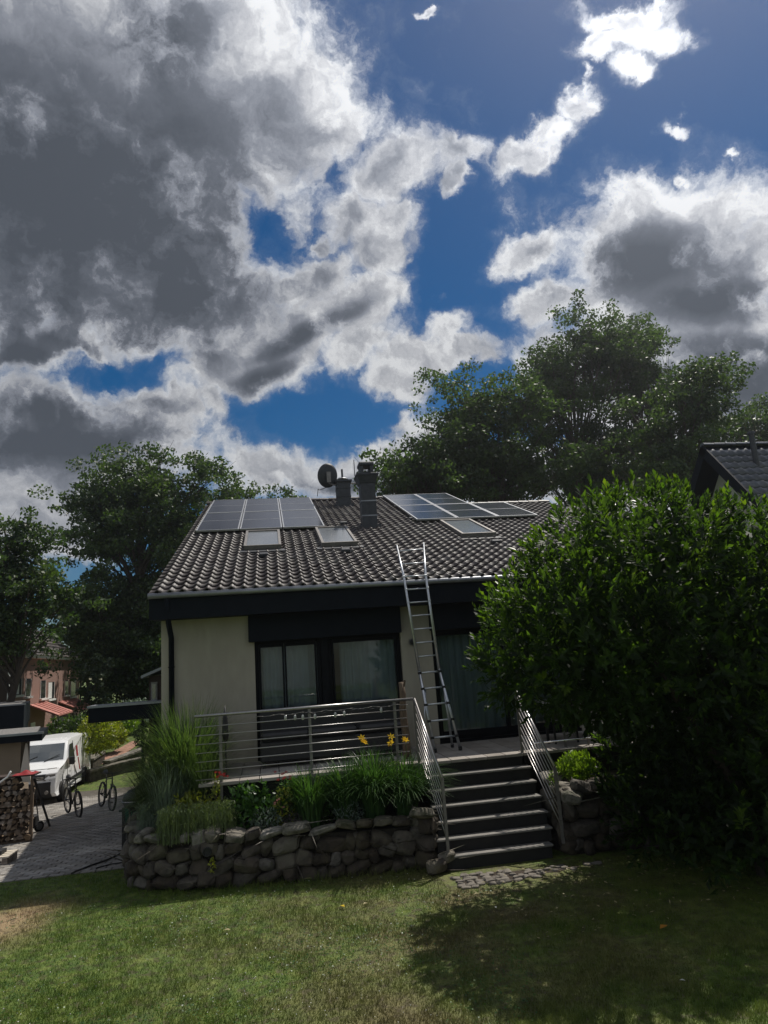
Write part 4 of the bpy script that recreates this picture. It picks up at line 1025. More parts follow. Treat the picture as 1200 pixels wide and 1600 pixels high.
for (px, py) in ((567, 1162), (611, 1163), (634, 1159), (609, 1152), (563, 1155)):
    p = at(px, py, y=10.95); b = MB(); b.tube([(p.x+.05, 11.0, zb), (p.x+.02, 10.98, (zb+p.z)/2), p], [.006, .005, .004], 5); b.build('flower_stem', M_lily, l1)
    for q in range(2 if py > 1158 else 1): flower6(p+Vector((rnd.uniform(-.02, .02), 0, rnd.uniform(-.01, .02))), .062, M_yellow, l1, Vector((rnd.uniform(-.7, .7), -.5, rnd.uniform(.2, .9))))
bush('ground_shrub', 'tall thin stemmed plant with small leaves behind the lilies', 'shrub', (at(590, 1200, y=11.2).x, 11.2, zb+.45), (.55, .14, .38), 1500, .028, M_mis, aspect=.35)
for i, (px, lb) in enumerate(((480, 'left'), (497, 'middle'), (528, 'right'))):
    bush('upright_spurge', '%s one of three slim upright yellow green stems below the railing' % lb, 'flower', (at(px, 1205, y=11.1).x, 11.1, zb+.4), (.035, .035, .28), 130, .028, M_ygr, group='slim upright stems at the middle post')
bush('wall_weed', 'small bright yellow green weed growing out of the stone wall', 'weed', tuple(at(331, 1352, y=10.62)), (.05, .05, .11), 40, .03, M_ygr)
bush('ground_shrub', 'bright lime green shrub on top of the wall right of the stair rail', 'shrub', (at(902, 1195, y=10.75).x, 10.75, 1.12), (.35, .25, .22), 1100, .05, M_bright, upw=.9, aspect=.35)
bush('ground_shrub', 'small bright leafy sprig by the right newel post', 'shrub', (at(862, 1200, y=10.4).x, 10.4, 1.05), (.08, .08, .1), 70, .03, M_bright)

def lob(px, py, rx, ry, y, depth=None):
    """crown lobe seen round pixel (px,py) at distance y"""
    c = at(px, py, y=y); k = (y/cos(YAW))/FPX
    return ((c.x, c.y, c.z), (rx*k, (depth or rx*.8)*k, ry*k))
# the great cherry laurel on the right
def laurel_bush():
    root = thing('cherry_laurel', 'huge rounded cherry laurel with bright young leaves filling the right side', 'bush', (6.2, 8.9, 0))
    E = [(c, (r0*1.0, r1, r2)) for c, (r0, r1, r2) in (lob(975, 890, 145, 95, 8.9, 160), lob(860, 965, 75, 72, 8.9, 130), lob(905, 1000, 135, 100, 8.9, 160), lob(1010, 865, 105, 82, 9.0, 140), lob(1100, 905, 120, 100, 9.1, 180),
         lob(1190, 935, 100, 100, 9.3, 180), lob(1075, 1010, 190, 140, 8.9, 190), lob(1150, 1160, 150, 150, 9.0, 190), lob(1135, 1275, 140, 80, 9.0, 170), lob(1290, 1060, 120, 200, 9.3, 210), lob(960, 1050, 120, 62, 9.0, 140), lob(820, 1030, 55, 60, 8.9, 110), lob(1040, 1200, 70, 120, 9.6, 120))]
    def inside(P, k=.93):
        m = np.zeros(len(P), bool)
        for c, r in E: m |= (((P-np.array(c))/(np.array(r)*k))**2).sum(1) < 1
        return m
    pts = []; nrm = []
    for c, r in E:
        area = (r[0]*r[1]+r[0]*r[2]+r[1]*r[2])/3; n = int(area*520)
        d = unit(NR.normal(size=(n, 3))); lump = 1+.09*np.sin(d[:, :1]*9+c[0])*np.sin(d[:, 1:2]*8+c[2])+.08*np.sin(d[:, 2:]*11+c[0])+NR.uniform(-.07, .05, (n, 1))
        P = np.array(c)+d*np.array(r)*lump; keep = ~inside(P, .93)
        pts.append(P[keep]); nrm.append(unit(d[keep]/np.array(r)))
    P = np.concatenate(pts); Nn = np.concatenate(nrm)
    keep = (P[:, 2] > .25) & (P[:, 0] < 10.5); P = P[keep]; Nn = Nn[keep]
    # shoots: whorled leaves on an upward-outward stem
    upf = np.clip(Nn[:, 2:]*.5+.75, .35, 1.2)
    dirs = unit(Nn*.85+np.array([0, 0, 1.])*upf+NR.normal(0, .18, P.shape))
    view = np.array(EYE)-P; dist = np.linalg.norm(view, axis=1); order = np.argsort(dist+NR.uniform(0, 1.5, len(P))+(np.sum(Nn*view, 1) < -0.5)*4)
    P = P[order]; dirs = dirs[order]
    def shoot_geo(B, D, K=9):
        n = len(B); A = unit(np.cross(D, np.array([.3, .2, .9])+NR.normal(0, .3, D.shape))); Bx = np.cross(D, A); out = []
        L = NR.uniform(.16, .30, (n, 1))*1.15
        for k in range(K):
            q = NR.uniform(0, 6.28, (n, 1)); rad = A*np.cos(q)+Bx*np.sin(q); t = (k+.5)/K
            sp = 1.0-.65*t
            T = unit(D*(.55+.6*t)+rad*sp); base = B+D*L*t
            out.append(laurel(base, T, D+rad*-.3, NR.uniform(.10, .17, n)*(1-.25*t), NR.uniform(.019, .029, n)))
        return cat(out)
    # 280 nearest shoots are parts sharing a few meshes
    vm_ = []
    for k in range(6):
        V, F = shoot_geo(np.zeros((1, 3)), np.array([[0, 0, 1.]]), 10)
        me = bpy.data.meshes.new('leaf_shoot'); me.from_pydata(V.tolist(), [], F.tolist()); me.materials.append(M_laurely if k == 5 else M_laurel); vm_.append(me)
    for i in range(280):
        o = bpy.data.objects.new('leaf_shoot', vm_[(i*7) % 5 if i % 14 else 5]); COL.objects.link(o); o.parent = root
        o.location = Vector(P[i])-ORG[root.name]; o.rotation_euler = Vector(dirs[i]).to_track_quat('Z', 'Y').to_euler(); o.rotation_euler.rotate_axis('Z', rnd.uniform(0, 6.3)); s = rnd.uniform(.9, 1.25); o.scale = (s, s, s)
    V, F = shoot_geo(P[280:], dirs[280:], 9)
    m = npmesh('foliage', V, F, M_laurel, root); m['kind'] = 'stuff'
    # a few extra yellow-green tips on the sunlit top
    top = np.where((Nn[order][:, 2] > .2))[0]; sel = NR.choice(top, min(420, len(top)), replace=False)
    V, F = shoot_geo(P[sel]+np.array([0, 0, .06]), dirs[sel], 7)
    m = npmesh('young_leaves', V, F, M_laurely, root); m['kind'] = 'stuff'
    # inner foliage
    n = 90000; Q = NR.uniform([2.4, 6.4, .2], [9.5, 11.5, 5.4], (n, 3)); Q = Q[inside(Q, .95)]; n = len(Q)
    V, F = leaves(Q, NR.normal(size=(n, 3)), NR.normal(size=(n, 3)), NR.uniform(.07, .12, n), NR.uniform(.03, .045, n))
    m = npmesh('inner_foliage', V, F, M_laurel, root); m['kind'] = 'stuff'
    b = MB()
    for k in range(11):
        x = 6.2+rnd.uniform(-.5, 1.8); y = 8.9+rnd.uniform(-.5, .5); a = rnd.uniform(0, 6.3); q = rnd.uniform(.8, 2.0)
        b.tube([(x, y, -.05), (x+.1*cos(a), y+.1*sin(a), .9), (x+q*cos(a)*.6, y+q*sin(a)*.5, 2.2), (x+q*cos(a), y+q*sin(a)*.7, 3.5)], [.07, .06, .045, .02], 7)
    b.build('stems', M_bark, root, True)
laurel_bush()

# ------------------------------------------------------------------ trees
def tree(name, label, base, H, lobes, nclus, lsize, mat, per=46, cr=.8, group=None, trunk_r=.28, nlimb=26, seed=0, multi=1, hole=.0):
    r = np.random.default_rng(seed); root = thing(name, label, 'tree', base, group); rr = random.Random(seed)
    base = Vector(base)
    w = np.array([l[1][0]*l[1][2] for l in lobes]); w = w/w.sum(); idx = r.choice(len(lobes), nclus, p=w)
    c = np.array([l[0] for l in lobes])[idx]; ra = np.array([l[1] for l in lobes])[idx]
    nb = max(4, nclus//6); bi = r.integers(0, nclus, nb); sub = r.integers(0, nb, nclus)
    d = unit(r.normal(size=(nb, 3))); rad = r.uniform(.2, 1, (nb, 1))**.5
    Bc = c[bi]+d*ra[bi]*rad*(1+.12*r.normal(size=(nb, 1)))
    C = Bc[sub]+r.normal(size=(nclus, 3))*np.array([1, 1, .5])*cr*.95
    C[:, 2] = np.maximum(C[:, 2], base.z+.8)
    # uneven clusters
    cs = cr*.72*r.uniform(.4, 1.3, nclus); cnt = np.maximum(8, (per*(cs/cr)**2).astype(int)); ii = np.repeat(np.arange(nclus), cnt); n = len(ii)
    dd = unit(r.normal(size=(n, 3)))*(r.uniform(0, 1, (n, 1))**.5)*np.array([1, 1, .62])
    Q = C[ii]+dd*cs[ii][:, None]
    Nn = unit(r.normal(size=(n, 3))+np.array([0, 0, .8])); T = r.normal(size=(n, 3))
    V, F = leaves(Q, T, Nn, lsize*r.uniform(.6, 1.3, n), lsize*.62*r.uniform(.7, 1.2, n))
    cr_ = npmesh('crown', V, F, mat, root); cr_['kind'] = 'stuff'
    tp = Vector(np.average(np.array([l[0] for l in lobes]), axis=0, weights=w))
    top = Vector((tp.x, tp.y, base.z+H*.86)); tm = MB(); axes = []
    for m in range(multi):
        off = Vector((rr.uniform(-1, 1), rr.uniform(-1, 1), 0))*(0 if m == 0 else H*.12)
        P = [base+off*.12]
        for k in range(1, 8): t = k/7; P.append(base.lerp(top, t)+off*t+Vector((rr.uniform(-.25, .25), rr.uniform(-.25, .25), 0)))
        rads = [trunk_r*(1.25 if k == 0 else 1-.85*k/7)*(1 if m == 0 else .7) for k in range(8)]
        tm.tube(P, rads, 9); axes.append(P)
    tm.build('trunk', M_bark, root, True)
    sel = r.choice(nclus, min(nlimb, nclus), replace=False); lb = MB()
    for k in sel:
        e = Vector(C[k]); P = axes[rr.randrange(multi)]
        t = min(.85, max(.22, ((e.z-base.z)/H)*.72)); i = int(t*7); s = P[i].lerp(P[i+1], t*7-i)
        mid = s.lerp(e, .5)+Vector((rr.uniform(-.3, .3), rr.uniform(-.3, .3), rr.uniform(.0, .6)))
        r0 = trunk_r*.34*(1-t*.5); lb.tube([s, s.lerp(mid, .5)+Vector((0, 0, .1)), mid, e], [r0, r0*.8, r0*.55, r0*.15], 6, False)
        for q in range(2):
            e2 = e+Vector((rr.uniform(-1, 1), rr.uniform(-1, 1), rr.uniform(-.3, 1)))*cr; lb.tube([mid.lerp(e, .3+q*.3), e2], [r0*.3, r0*.08], 5, False)
    lb.build('limbs', M_bark, root, True)
    return root
# large oak behind the driveway, left
Y1 = 46
tree('oak_tree', 'broad dark green oak rising behind the left side of the roof', (at(235, 1050, y=Y1).x, Y1, .6), 17.5,
     [lob(215, 790, 95, 70, Y1), lob(275, 755, 60, 50, Y1), lob(165, 770, 45, 48, Y1), lob(150, 860, 48, 40, Y1), lob(250, 860, 75, 65, Y1), lob(180, 950, 75, 62, Y1), lob(120, 930, 38, 32, Y1), lob(235, 1000, 45, 70, Y1), lob(150, 1020, 55, 50, Y1), lob(325, 760, 38, 24, Y1+1), lob(200, 1060, 45, 34, Y1), lob(235, 1075, 26, 30, Y1), lob(160, 1010, 35, 35, Y1)],
     1250, .13, M_oak2, 150, 1.1, trunk_r=.42, nlimb=60, seed=3, group='trees around the house')
Y2 = 31
tree('young_oak_tree', 'slender loose crowned tree at the far left edge in front of the brick houses', (at(32, 1080, y=Y2).x, Y2, -1.1), 12.5,
     [lob(28, 850, 40, 48, Y2), lob(20, 920, 58, 50, Y2), lob(60, 950, 40, 42, Y2), lob(10, 985, 40, 26, Y2), lob(85, 985, 25, 30, Y2), lob(-30, 960, 60, 80, Y2)],
     430, .095, M_oak2, 140, .7, trunk_r=.2, nlimb=40, seed=8, group='trees around the house')
# tall group behind the house, right
Y3 = 44
def rt(lobes, bx, H, label, seed, n, mat=M_oak, y=Y3, tr=.4, multi=2):
    tree('tall_oak_tree', label, (at(bx, 1000, y=y).x, y, 0), H, [lob(a, b, c, d, y) for a, b, c, d in lobes], int(n*1.15), .125, mat, 160, 1.1, trunk_r=tr, nlimb=70, seed=seed, multi=multi, group='trees around the house')
rt([(905, 520, 48, 45), (890, 590, 80, 60), (850, 610, 60, 50), (900, 690, 90, 70), (960, 560, 50, 55), (930, 760, 90, 50)], 905, 23, 'tallest dark oak behind the right end of the house roof', 21, 620)
rt([(1000, 530, 38, 40), (990, 600, 55, 60), (1000, 700, 70, 60)], 990, 20, 'dark oak crown leaning over beside the tallest oak', 22, 300, y=Y3+2)
rt([(800, 640, 60, 45), (760, 690, 75, 50), (800, 740, 90, 45), (720, 740, 60, 30), (705, 590, 16, 22), (720, 630, 30, 26), (745, 655, 40, 30)], 770, 17, 'spreading oak directly behind the right solar array', 23, 470, y=Y3-4)
rt([(640, 735, 40, 18), (680, 755, 55, 28), (660, 700, 16, 16), (690, 690, 25, 25), (628, 755, 28, 20)], 680, 12, 'lowest left part of the tree line beside the tall chimney', 24, 170, y=Y3-6, multi=1)
rt([(1075, 610, 50, 40), (1060, 680, 65, 50), (1090, 650, 45, 40), (1040, 740, 60, 40)], 1062, 16, 'loose crowned pale green tree left of the neighbouring roof', 25, 260, M_oak2, y=Y3-8, multi=2)
rt([(1185, 655, 30, 20), (1225, 640, 40, 25), (1200, 680, 45, 20), (1145, 665, 25, 18)], 1190, 12, 'pale tree top showing over the neighbouring ridge', 26, 130, M_oak2, y=Y3, multi=1)
# tree tops just over the ridge
for i, (px, py, rx, ry, lb) in enumerate(((385, 778, 26, 10, 'wide low tree top just over the ridge above the left solar array'), (436, 778, 9, 12, 'narrow pointed tree top over the ridge left of the dish'), (356, 765, 24, 18, 'tree top at the left end of the ridge against the cloud'))):
    tree('distant_tree', lb, (at(px, 900, y=50).x, 50, 0), 14, [lob(px, py+ry*.4, rx, ry, 50), lob(px, py+35, rx, 25, 50)], 70, .13, M_oak2, 80, .8, trunk_r=.2, nlimb=14, seed=40+i, group='trees around the house')
# dark tree belt closing the view low down on the left
for i, (px, y, h) in enumerate(((165, 62, 9), (215, 60, 8.5), (255, 58, 9), (135, 66, 10))):
    c = at(px, 1060, y=y)
    tree('hedge_tree', ['dark bushy tree left of the carport beam', 'dark bushy tree above the middle of the carport beam', 'dark bushy tree beside the house corner', 'dark bushy tree right of the brick houses'][i], (c.x, y, 1), h+1, [((c.x, y, 1+h*.55), (3.2, 2.2, h*.5))], 130, .24, M_oak, 60, 1.1, trunk_r=.2, nlimb=10, seed=60+i, group='trees around the house')
cn = at(150, 1070, y=40)
tree('cypress', 'slim pale green cypress lit by the sun behind the carport', (cn.x, 40, .3), 4.2, [((cn.x, 40, 2.0), (.42, .42, 1.9)), ((cn.x, 40, 3.3), (.25, .25, 1.1))], 90, .12, M_conif, 40, .32, trunk_r=.06, nlimb=4, seed=77)

# ------------------------------------------------------------------ neighbour house on the right
nh = thing('neighbour_house', 'pale green rendered neighbouring house with grey tiled gable roof at the right edge', 'house', (17, 20, 0))
rp = at(1098, 697, y=20); vx = rp.x; q_ = at(1200, 800, x=vx)
pn = atan2(rp.z-q_.z, rp.y-q_.y); wx0 = vx+.75
Ln = 7.5
ee = Vector((vx, 20-Ln*cos(pn), rp.z-Ln*sin(pn)))
g = MB(); g.prism([(ee.y+.6, -.2), (ee.y+.6, ee.z+.3), (20, rp.z-.35), (40-ee.y-.6, ee.z+.3), (40-ee.y-.6, -.2)], 0, wx0, wx0+.3); 
M_palegr = mk('pale_green_render', (.46, .50, .44), (.42, .46, .40), 2, .9)
g.build('gable_wall', M_palegr, nh)
MB().box(wx0+.3, 28, ee.y+.6, ee.y+.9, -.2, ee.z+.2).build('front_wall', M_palegr, nh)
exn, esn = Vector((1, 0, 0)), Vector((0, cos(pn), sin(pn))); enn = Vector((0, -sin(pn), cos(pn)))
def nslab(b, x0, x1, s0, s1, h0, h1, back=False):
    c = []
    for x in (x0, x1):
        for s in (s0, s1):
            for h in (h0, h1):
                p = ee+exn*(x-vx)+esn*s+enn*h
                if back: p = Vector((p.x, 40-p.y, p.z))
                c.append(p)
    b.add(c, [(0, 1, 3, 2), (4, 6, 7, 5), (0, 4, 5, 1), (2, 3, 7, 6), (0, 2, 6, 4), (1, 5, 7, 3)])
b = MB(); nslab(b, vx+.01, 28, 0, Ln-.02, -.2, -.02); nslab(b, vx+.01, 28, 0, Ln-.06, -.2, -.02, True); nr = b.build('roof', M_dark, nh)
b = MB(); nslab(b, vx-.05, vx+.02, 0, Ln, -.28, .03); nslab(b, vx-.05, vx+.02, 0, Ln-.05, -.28, .03, True); b.build('verge_board', M_dark, nr)
tiles(nr, ee+exn*.0, exn, esn, enn, 32, int(Ln/.36), lambda i, j: True, M_tile2, 290, w=.30, l=.36, seg=6, stuffname='lower_roof_tiles')
ridge(nr, vx-.02, 27.5, 20, rp.z+.0, M_tile2, step=.4, r=.1)
vp = at(1178, 702, y=19.2)
q = MB(); q.tube([(vp.x, 19.2, rp.z-1.0), (vp.x, 19.2, rp.z+.12)], .09, 10); q.tube([(vp.x, 19.2, rp.z+.12), (vp.x, 19.2, rp.z+.2)], [.13, .12], 10); q.build('vent_pipe', M_slate, nh)

# ------------------------------------------------------------------ left background
# brick terrace houses: facade runs obliquely
def brick_house():
    A = at(20, 1087, y=44); B = at(124, 1087, y=63); u = (B-A); u.z = 0; Lf_ = u.length; u.normalize(); n_ = Vector((u.y, -u.x, 0))
    if n_.dot(EYE-A) < 0: n_ = -n_
    root = thing('brick_house', 'red brick terraced house with white sills and red porch roofs behind the van', 'house', (A.x, A.y, -1.6))
    zt_ = 4.5; zb_ = -1.8
    def W(s, d, z): return Vector((A.x, A.y, 0))+u*s+n_*d+Vector((0, 0, z))
    def bx(nm, s0, s1, d0, d1, z0, z1, mat, par=root):
        b = MB(); c = [W(s, d, z) for s in (s0, s1) for d in (d0, d1) for z in (z0, z1)]
        b.add(c, [(0, 1, 3, 2), (4, 6, 7, 5), (0, 4, 5, 1), (2, 3, 7, 6), (0, 2, 6, 4), (1, 5, 7, 3)]); return b.build(nm, mat, par)
    def sof(px, py):   # facade coordinates of a pixel
        d = ray(px, py); P0 = Vector((A.x, A.y, 0)); t = (P0-EYE).dot(n_)/d.dot(n_); P = EYE+d*t; return (P-P0).dot(u), P.z
    se = sof(124, 1080)[0]; pe = W(se, 0, 0); dv = (pe-EYE); dv.z = 0; dv.normalize(); pb_ = pe+dv*8-u*.3; pa_ = W(-6, 0, 0); pc_ = pa_+dv*8
    MB().prism([(pa_.x, pa_.y), (pe.x, pe.y), (pb_.x, pb_.y), (pc_.x, pc_.y)], 2, zb_, zt_).build('wall', M_brick, root)
    for k, (x0, y0, x1, y1) in enumerate(((23, 1060, 33, 1086), (40, 1060, 47.5, 1088), (63, 1063, 70.5, 1091), (75, 1065.5, 84, 1092), (101, 1063, 106, 1086), (110.5, 1063, 117.5, 1088))):
        s0, z1 = sof(x0, y0+.5); s1, _ = sof(x1, y0+1); _, z0 = sof((x0+x1)/2, y1)
        w = bx('window', s0, s1, .0, .03, z0, z1, M_frame)
        bx('frame', s0-.06, s0, .0, .05, z0, z1, M_white, w); bx('frame', s1, s1+.06, .0, .05, z0, z1, M_white, w)
        if k in (0, 3): bx('blind', s0+.02, s0+(s1-s0)*.6, .032, .05, z0+.05, z1-.03, M_white, w)
        else: bx('pane', s0+.05, s1-.05, .032, .04, z0+.05, z1-.05, M_solar, w)
        bx('sill', s0-.15, s1+.15, .0, .16, z0-.12, z0, M_white, w)
    for k, (a, c, lab) in enumerate((((46, 1101), (76, 1119), 'l'), ((91, 1096), (122, 1111), 'r'))):
        s0, z1 = sof(*a); s1, z0 = sof(c[0]-4, c[1]-3); 
        if s1 < s0+1: s1 = s0+1.5
        d = 1.7; b = MB()
        z1 = z1; z0_ = z1-.75
        b.add([W(s0, .02, z1), W(s1, .02, z1), W(s1+.1, d, z0_), W(s0-.1, d, z0_), W(s0, .02, z1-.1), W(s1, .02, z1-.1), W(s1+.1, d, z0_-.1), W(s0-.1, d, z0_-.1)],
              [(0, 1, 2, 3), (7, 6, 5, 4), (0, 4, 5, 1), (1, 5, 6, 2), (2, 6, 7, 3), (3, 7, 4, 0)]); pr_ = b.build('porch_roof', M_redtile, root)
        for j in range(1, 5):
            t = j/5; b = MB(); b.tube([W(s0+(s1-s0)*t, .03, z1+.02), W(s0+(s1-s0)*t, d, z0_+.02)], .035, 5); b.build('roof_roll', M_redtile, pr_)
        for s in (s0+.1, s1-.1): bx('porch_post', s, s+.1, d-.3, d-.2, zb_, z0_-.02, M_white)
        bx('door', s0+.4, s0+1.4, .0, .04, zb_, z0_-.4, M_white)
    # eaves and roof
    s1 = sof(124, 1080)[0]
    bx('eaves_board', -6, s1+.2, -.1, .35, zt_, zt_+.22, M_white)
    b = MB(); b.add([W(-6, .45, zt_+.2), W(s1+.25, .45, zt_+.2), W(s1+.25, -4, zt_+3.2), W(-6, -4, zt_+3.2), W(-6, -8.3, zt_+.2), W(s1+.25, -8.3, zt_+.2)],
                    [(0, 1, 2, 3), (3, 2, 5, 4), (0, 3, 4), (1, 5, 2)]); rf_ = b.build('roof', M_tile, root)
    for j in range(9):
        t = (j+.5)/9.5; b = MB(); b.tube([W(-6, .45-4.45*t, zt_+.23+3*t), W(s1+.25, .45-4.45*t, zt_+.23+3*t)], .06, 5); b.build('tile_course', M_tile, rf_)
    b = MB(); b.tube([W(s1-.15, .12, zb_), W(s1-.15, .12, zt_)], .07, 8); b.build('downpipe', M_brownwall, root)
brick_house()
# dark house at the extreme left edge
dhx = at(20, 1060, y=36).x
dk = thing('dark_house', 'dark brown clad building cut off by the left edge above the garage', 'house', (dhx-3, 36, -1.2))
dbx = at(19, 1060, y=42).x; MB().prism([(dhx-8, 36), (dhx, 36), (dbx, 42), (dhx-8, 42)], 2, -1.5, 6.0).build('wall', M_brownwall, dk)
q = MB(); q.tube([(at(13, 1080, y=35.9).x, 35.9, -1.2), (at(13, 1080, y=35.9).x, 35.9, 4.2)], .05, 8); q.build('downpipe', M_white, dk)
MB().box(dhx-8.2, dhx+.1, 35.8, 37, 6.0, 6.3).build('roof_edge', M_dark, dk)
# flat roofed garages
def flatbox(name, label, px, pyt, pyb, y, depth, lft, wallmat, edge, overhang, wallpx):
    xr_ = at(px, pyt, y=y).x; zt_ = at(px, pyt, y=y).z; zb_ = at(px, pyb, y=y).z; g0 = gz(xr_, y)-.3
    r = thing(name, label, 'garage', (xr_-2, y, g0)); ORG[r.name] = Vector((xr_-2, y, g0))
    xb_ = at(px+8, pyb, y=y+depth).x; xwb = at(wallpx[1], pyb, y=y+depth-.3).x; xw = at(wallpx[0], pyb, y=y+.3).x
    MB().prism([(xw-lft, y+.3), (xw, y+.3), (xwb, y+depth-.3), (xw-lft, y+depth-.3)], 2, g0-.4, zb_-.003).build('wall', wallmat, r)
    MB().prism([(xr_-lft, y), (xr_, y), (xb_, y+depth), (xr_-lft, y+depth)], 2, zb_, zt_-.05).build('roof_fascia', M_dark, r)
    MB().prism([(xr_-lft, y+.1), (xr_-.15, y+.1), (xb_-.15, y+depth-.1), (xr_-lft, y+depth-.1)], 2, zt_-.048, zt_-.01).build('roof_gravel', edge, r)
    MB().prism([(xr_-lft, y-.02), (xr_+.02, y-.02), (xr_+.02, y+.06), (xr_-lft, y+.06)], 2, zt_-.05, zt_).build('roof_trim', M_zinc, r)
    return r
gar = flatbox('garage', 'low flat roofed ochre garage with gravel roof behind the woodpile', 66, 1143, 1157, 17.6, 2.4, 7, M_ochre, M_gravel, .4, (33, 47))
flatbox('garage', 'dark grey flat roofed garage box above the ochre garage roof', 38, 1099, 1137, 27, 5, 7, M_dark, M_gravel, .1, (37, 44))
pb = at(40, 1185, y=17.6)
bd = thing('sunlit_wall_patch', 'pale sheet standing for the sunlit patch of the garage side wall', 'wall patch', (pb.x, 17.6, gz(pb.x, 17.6)))  # added sheet, its pale colour imitates sunlight on the garage side wall
q = MB()
A_, B_, C_, D_ = at(40, 1161, y=17.75), at(43, 1162, y=17.75), at(48, 1222, y=17.5), at(29, 1222, y=17.5)
q.add([A_, B_, C_, D_]+[p+Vector((0, .03, 0)) for p in (A_, B_, C_, D_)], [(0, 1, 2, 3), (7, 6, 5, 4), (0, 4, 5, 1), (1, 5, 6, 2), (2, 6, 7, 3), (3, 7, 4, 0)]); q.build('sunlit_sheet', M_plank_sunlit, bd)

# carport beam and annex on the left of the house
an = thing('annex', 'small dark annex with sloping roof behind the left house corner', 'annex', (-3, 15.6, -.3))
p0 = at(232, 1055, y=15.6); p1 = at(252, 1045, y=15.6)
MB().box(at(233, 1080, y=15.6).x, wl-.003, 15.6, 19, -.6, p0.z-.02).build('wall', M_brownwall, an)
q = MB(); xa, xb = p0.x-.12, wl-.003
q.add([(xa, 15.4, p0.z-.06), (xb, 15.4, p1.z+.1), (xb, 19.2, p1.z+.1), (xa, 19.2, p0.z-.06), (xa, 15.4, p0.z), (xb, 15.4, p1.z+.16), (xb, 19.2, p1.z+.16), (xa, 19.2, p0.z)],
      [(3, 2, 1, 0), (4, 5, 6, 7), (0, 1, 5, 4), (1, 2, 6, 5), (2, 3, 7, 6), (3, 0, 4, 7)]); q.build('roof', M_zinc, an)
f0 = at(236, 1066, y=15.58); f1 = at(246, 1098, y=15.58)
q = MB(); q.box(f0.x, f1.x, 15.56, 15.597, f1.z, f0.z); w_ = q.build('window', M_steeld, an)
MB().box(f0.x+.03, f1.x-.03, 15.545, 15.557, f1.z+.04, f0.z-.04).build('pane', M_solar, w_)
cp = thing('carport', 'flat dark carport roof beam projecting left from the house', 'carport', (-3.3, 15.0, -.2))
c0 = at(138, 1104, y=15); c1 = at(245, 1095, y=15); zc = (c0.z+c1.z)/2
MB().box(c0.x, -2.2, 15, 15.55, zc-.33, zc-.045).build('fascia_beam', M_dark, cp)
MB().box(c0.x-.02, -2.2, 14.97, 15.55, zc-.043, zc).build('edge_trim', M_zinc, cp)
MB().box(c0.x+.05, -2.45, 15.55, 19.4, zc-.33, zc-.2).build('roof_deck', M_dark, cp)
MB().box(c0.x+.3, c0.x+.36, 19, 19.06, -.9, zc-.33).build('post', M_dark, cp)
MB().box(-2.5, -2.42, 15.2, 15.28, -.5, zc-.335).build('post', M_dark, cp)
MB().box(c0.x+.3, c0.x+.36, 19, 19.06, -.9, zc-.33)

# garden beyond the drive: steps, walls, path, shrubs
def gp_(px, py):
    """ground point under a pixel (march along the ray)"""
    d = ray(px, py); t = 5.
    while t < 120:
        P = EYE+d*t
        if P.z < gz(P.x, P.y): return P
        t += .03
    return EYE+d*60
pth = MB()
Lp = [gp_(*p) for p in ((152, 1196), (166, 1180), (190, 1168), (206, 1159))]; Rp = [gp_(*p) for p in ((180, 1192), (196, 1178), (212, 1167), (218, 1158))]
V = [tuple(p+Vector((0, 0, .03))) for pr2 in zip(Lp, Rp) for p in pr2]
pth.add(V, [(2*i, 2*i+1, 2*i+3, 2*i+2) for i in range(3)]); pth.build('path', M_path)['kind'] = 'structure'
def lowwall(label, pxs, h, mat=M_stone, capm=M_stonel):
    P = [gp_(*p) for p in pxs]; r = thing('low_garden_wall', label, 'wall', P[0])
    b = MB(); c = MB()
    for a, e in zip(P, P[1:]):
        d = (e-a).normalized(); n_ = Vector((-d.y, d.x, 0))*.18
        b.add([a-n_+Vector((0, 0, -.3)), a+n_+Vector((0, 0, -.3)), e+n_+Vector((0, 0, -.3)), e-n_+Vector((0, 0, -.3)), a-n_+Vector((0, 0, h)), a+n_+Vector((0, 0, h)), e+n_+Vector((0, 0, h)), e-n_+Vector((0, 0, h))],
              [(0, 1, 2, 3), (4, 5, 6, 7), (0, 4, 7, 3), (1, 5, 6, 2), (0, 4, 5, 1), (3, 7, 6, 2)])
        n2 = n_*1.25
        c.add([a-n2+Vector((0, 0, h+.003)), a+n2+Vector((0, 0, h+.003)), e+n2+Vector((0, 0, h+.003)), e-n2+Vector((0, 0, h+.003)), a-n2+Vector((0, 0, h+.08)), a+n2+Vector((0, 0, h+.08)), e+n2+Vector((0, 0, h+.08)), e-n2+Vector((0, 0, h+.08))],
              [(0, 1, 2, 3), (4, 5, 6, 7), (0, 4, 7, 3), (1, 5, 6, 2), (0, 4, 5, 1), (3, 7, 6, 2)])
    b.build('wall_body', mat, r); c.build('coping', capm, r)
lowwall('low stone edging wall at the end of the drive behind the bicycles', [(137, 1222), (165, 1214), (200, 1205), (225, 1200)], .35)
lowwall('raised bed edge climbing beside the brick path', [(166, 1204), (200, 1192), (228, 1180)], .3)
lowwall('short wall left of the brick path next to the van', [(138, 1205), (157, 1192)], .4)
sh = [(150, 1150, 30, .9, M_ygr, 'sunlit yellow green shrub just right of the van'), (122, 1148, 32, .9, M_oak2, 'dark shrub above the van roof'), (96, 1150, 33, .9, M_oak, 'dark shrub under the red porch roofs'), (175, 1150, 34, .7, M_ygr, 'low yellow green shrub beyond the path on its left'), (192, 1148, 38, .8, M_bright, 'bright low shrub at the far end of the path'), (212, 1140, 40, 1.0, M_silver, 'pale feathery bush under the carport beam'), (165, 1135, 42, 1.1, M_peony, 'mid green bush under the left half of the carport beam'), (140, 1128, 45, 1.3, M_oak, 'dark bush under the left tip of the carport beam')]
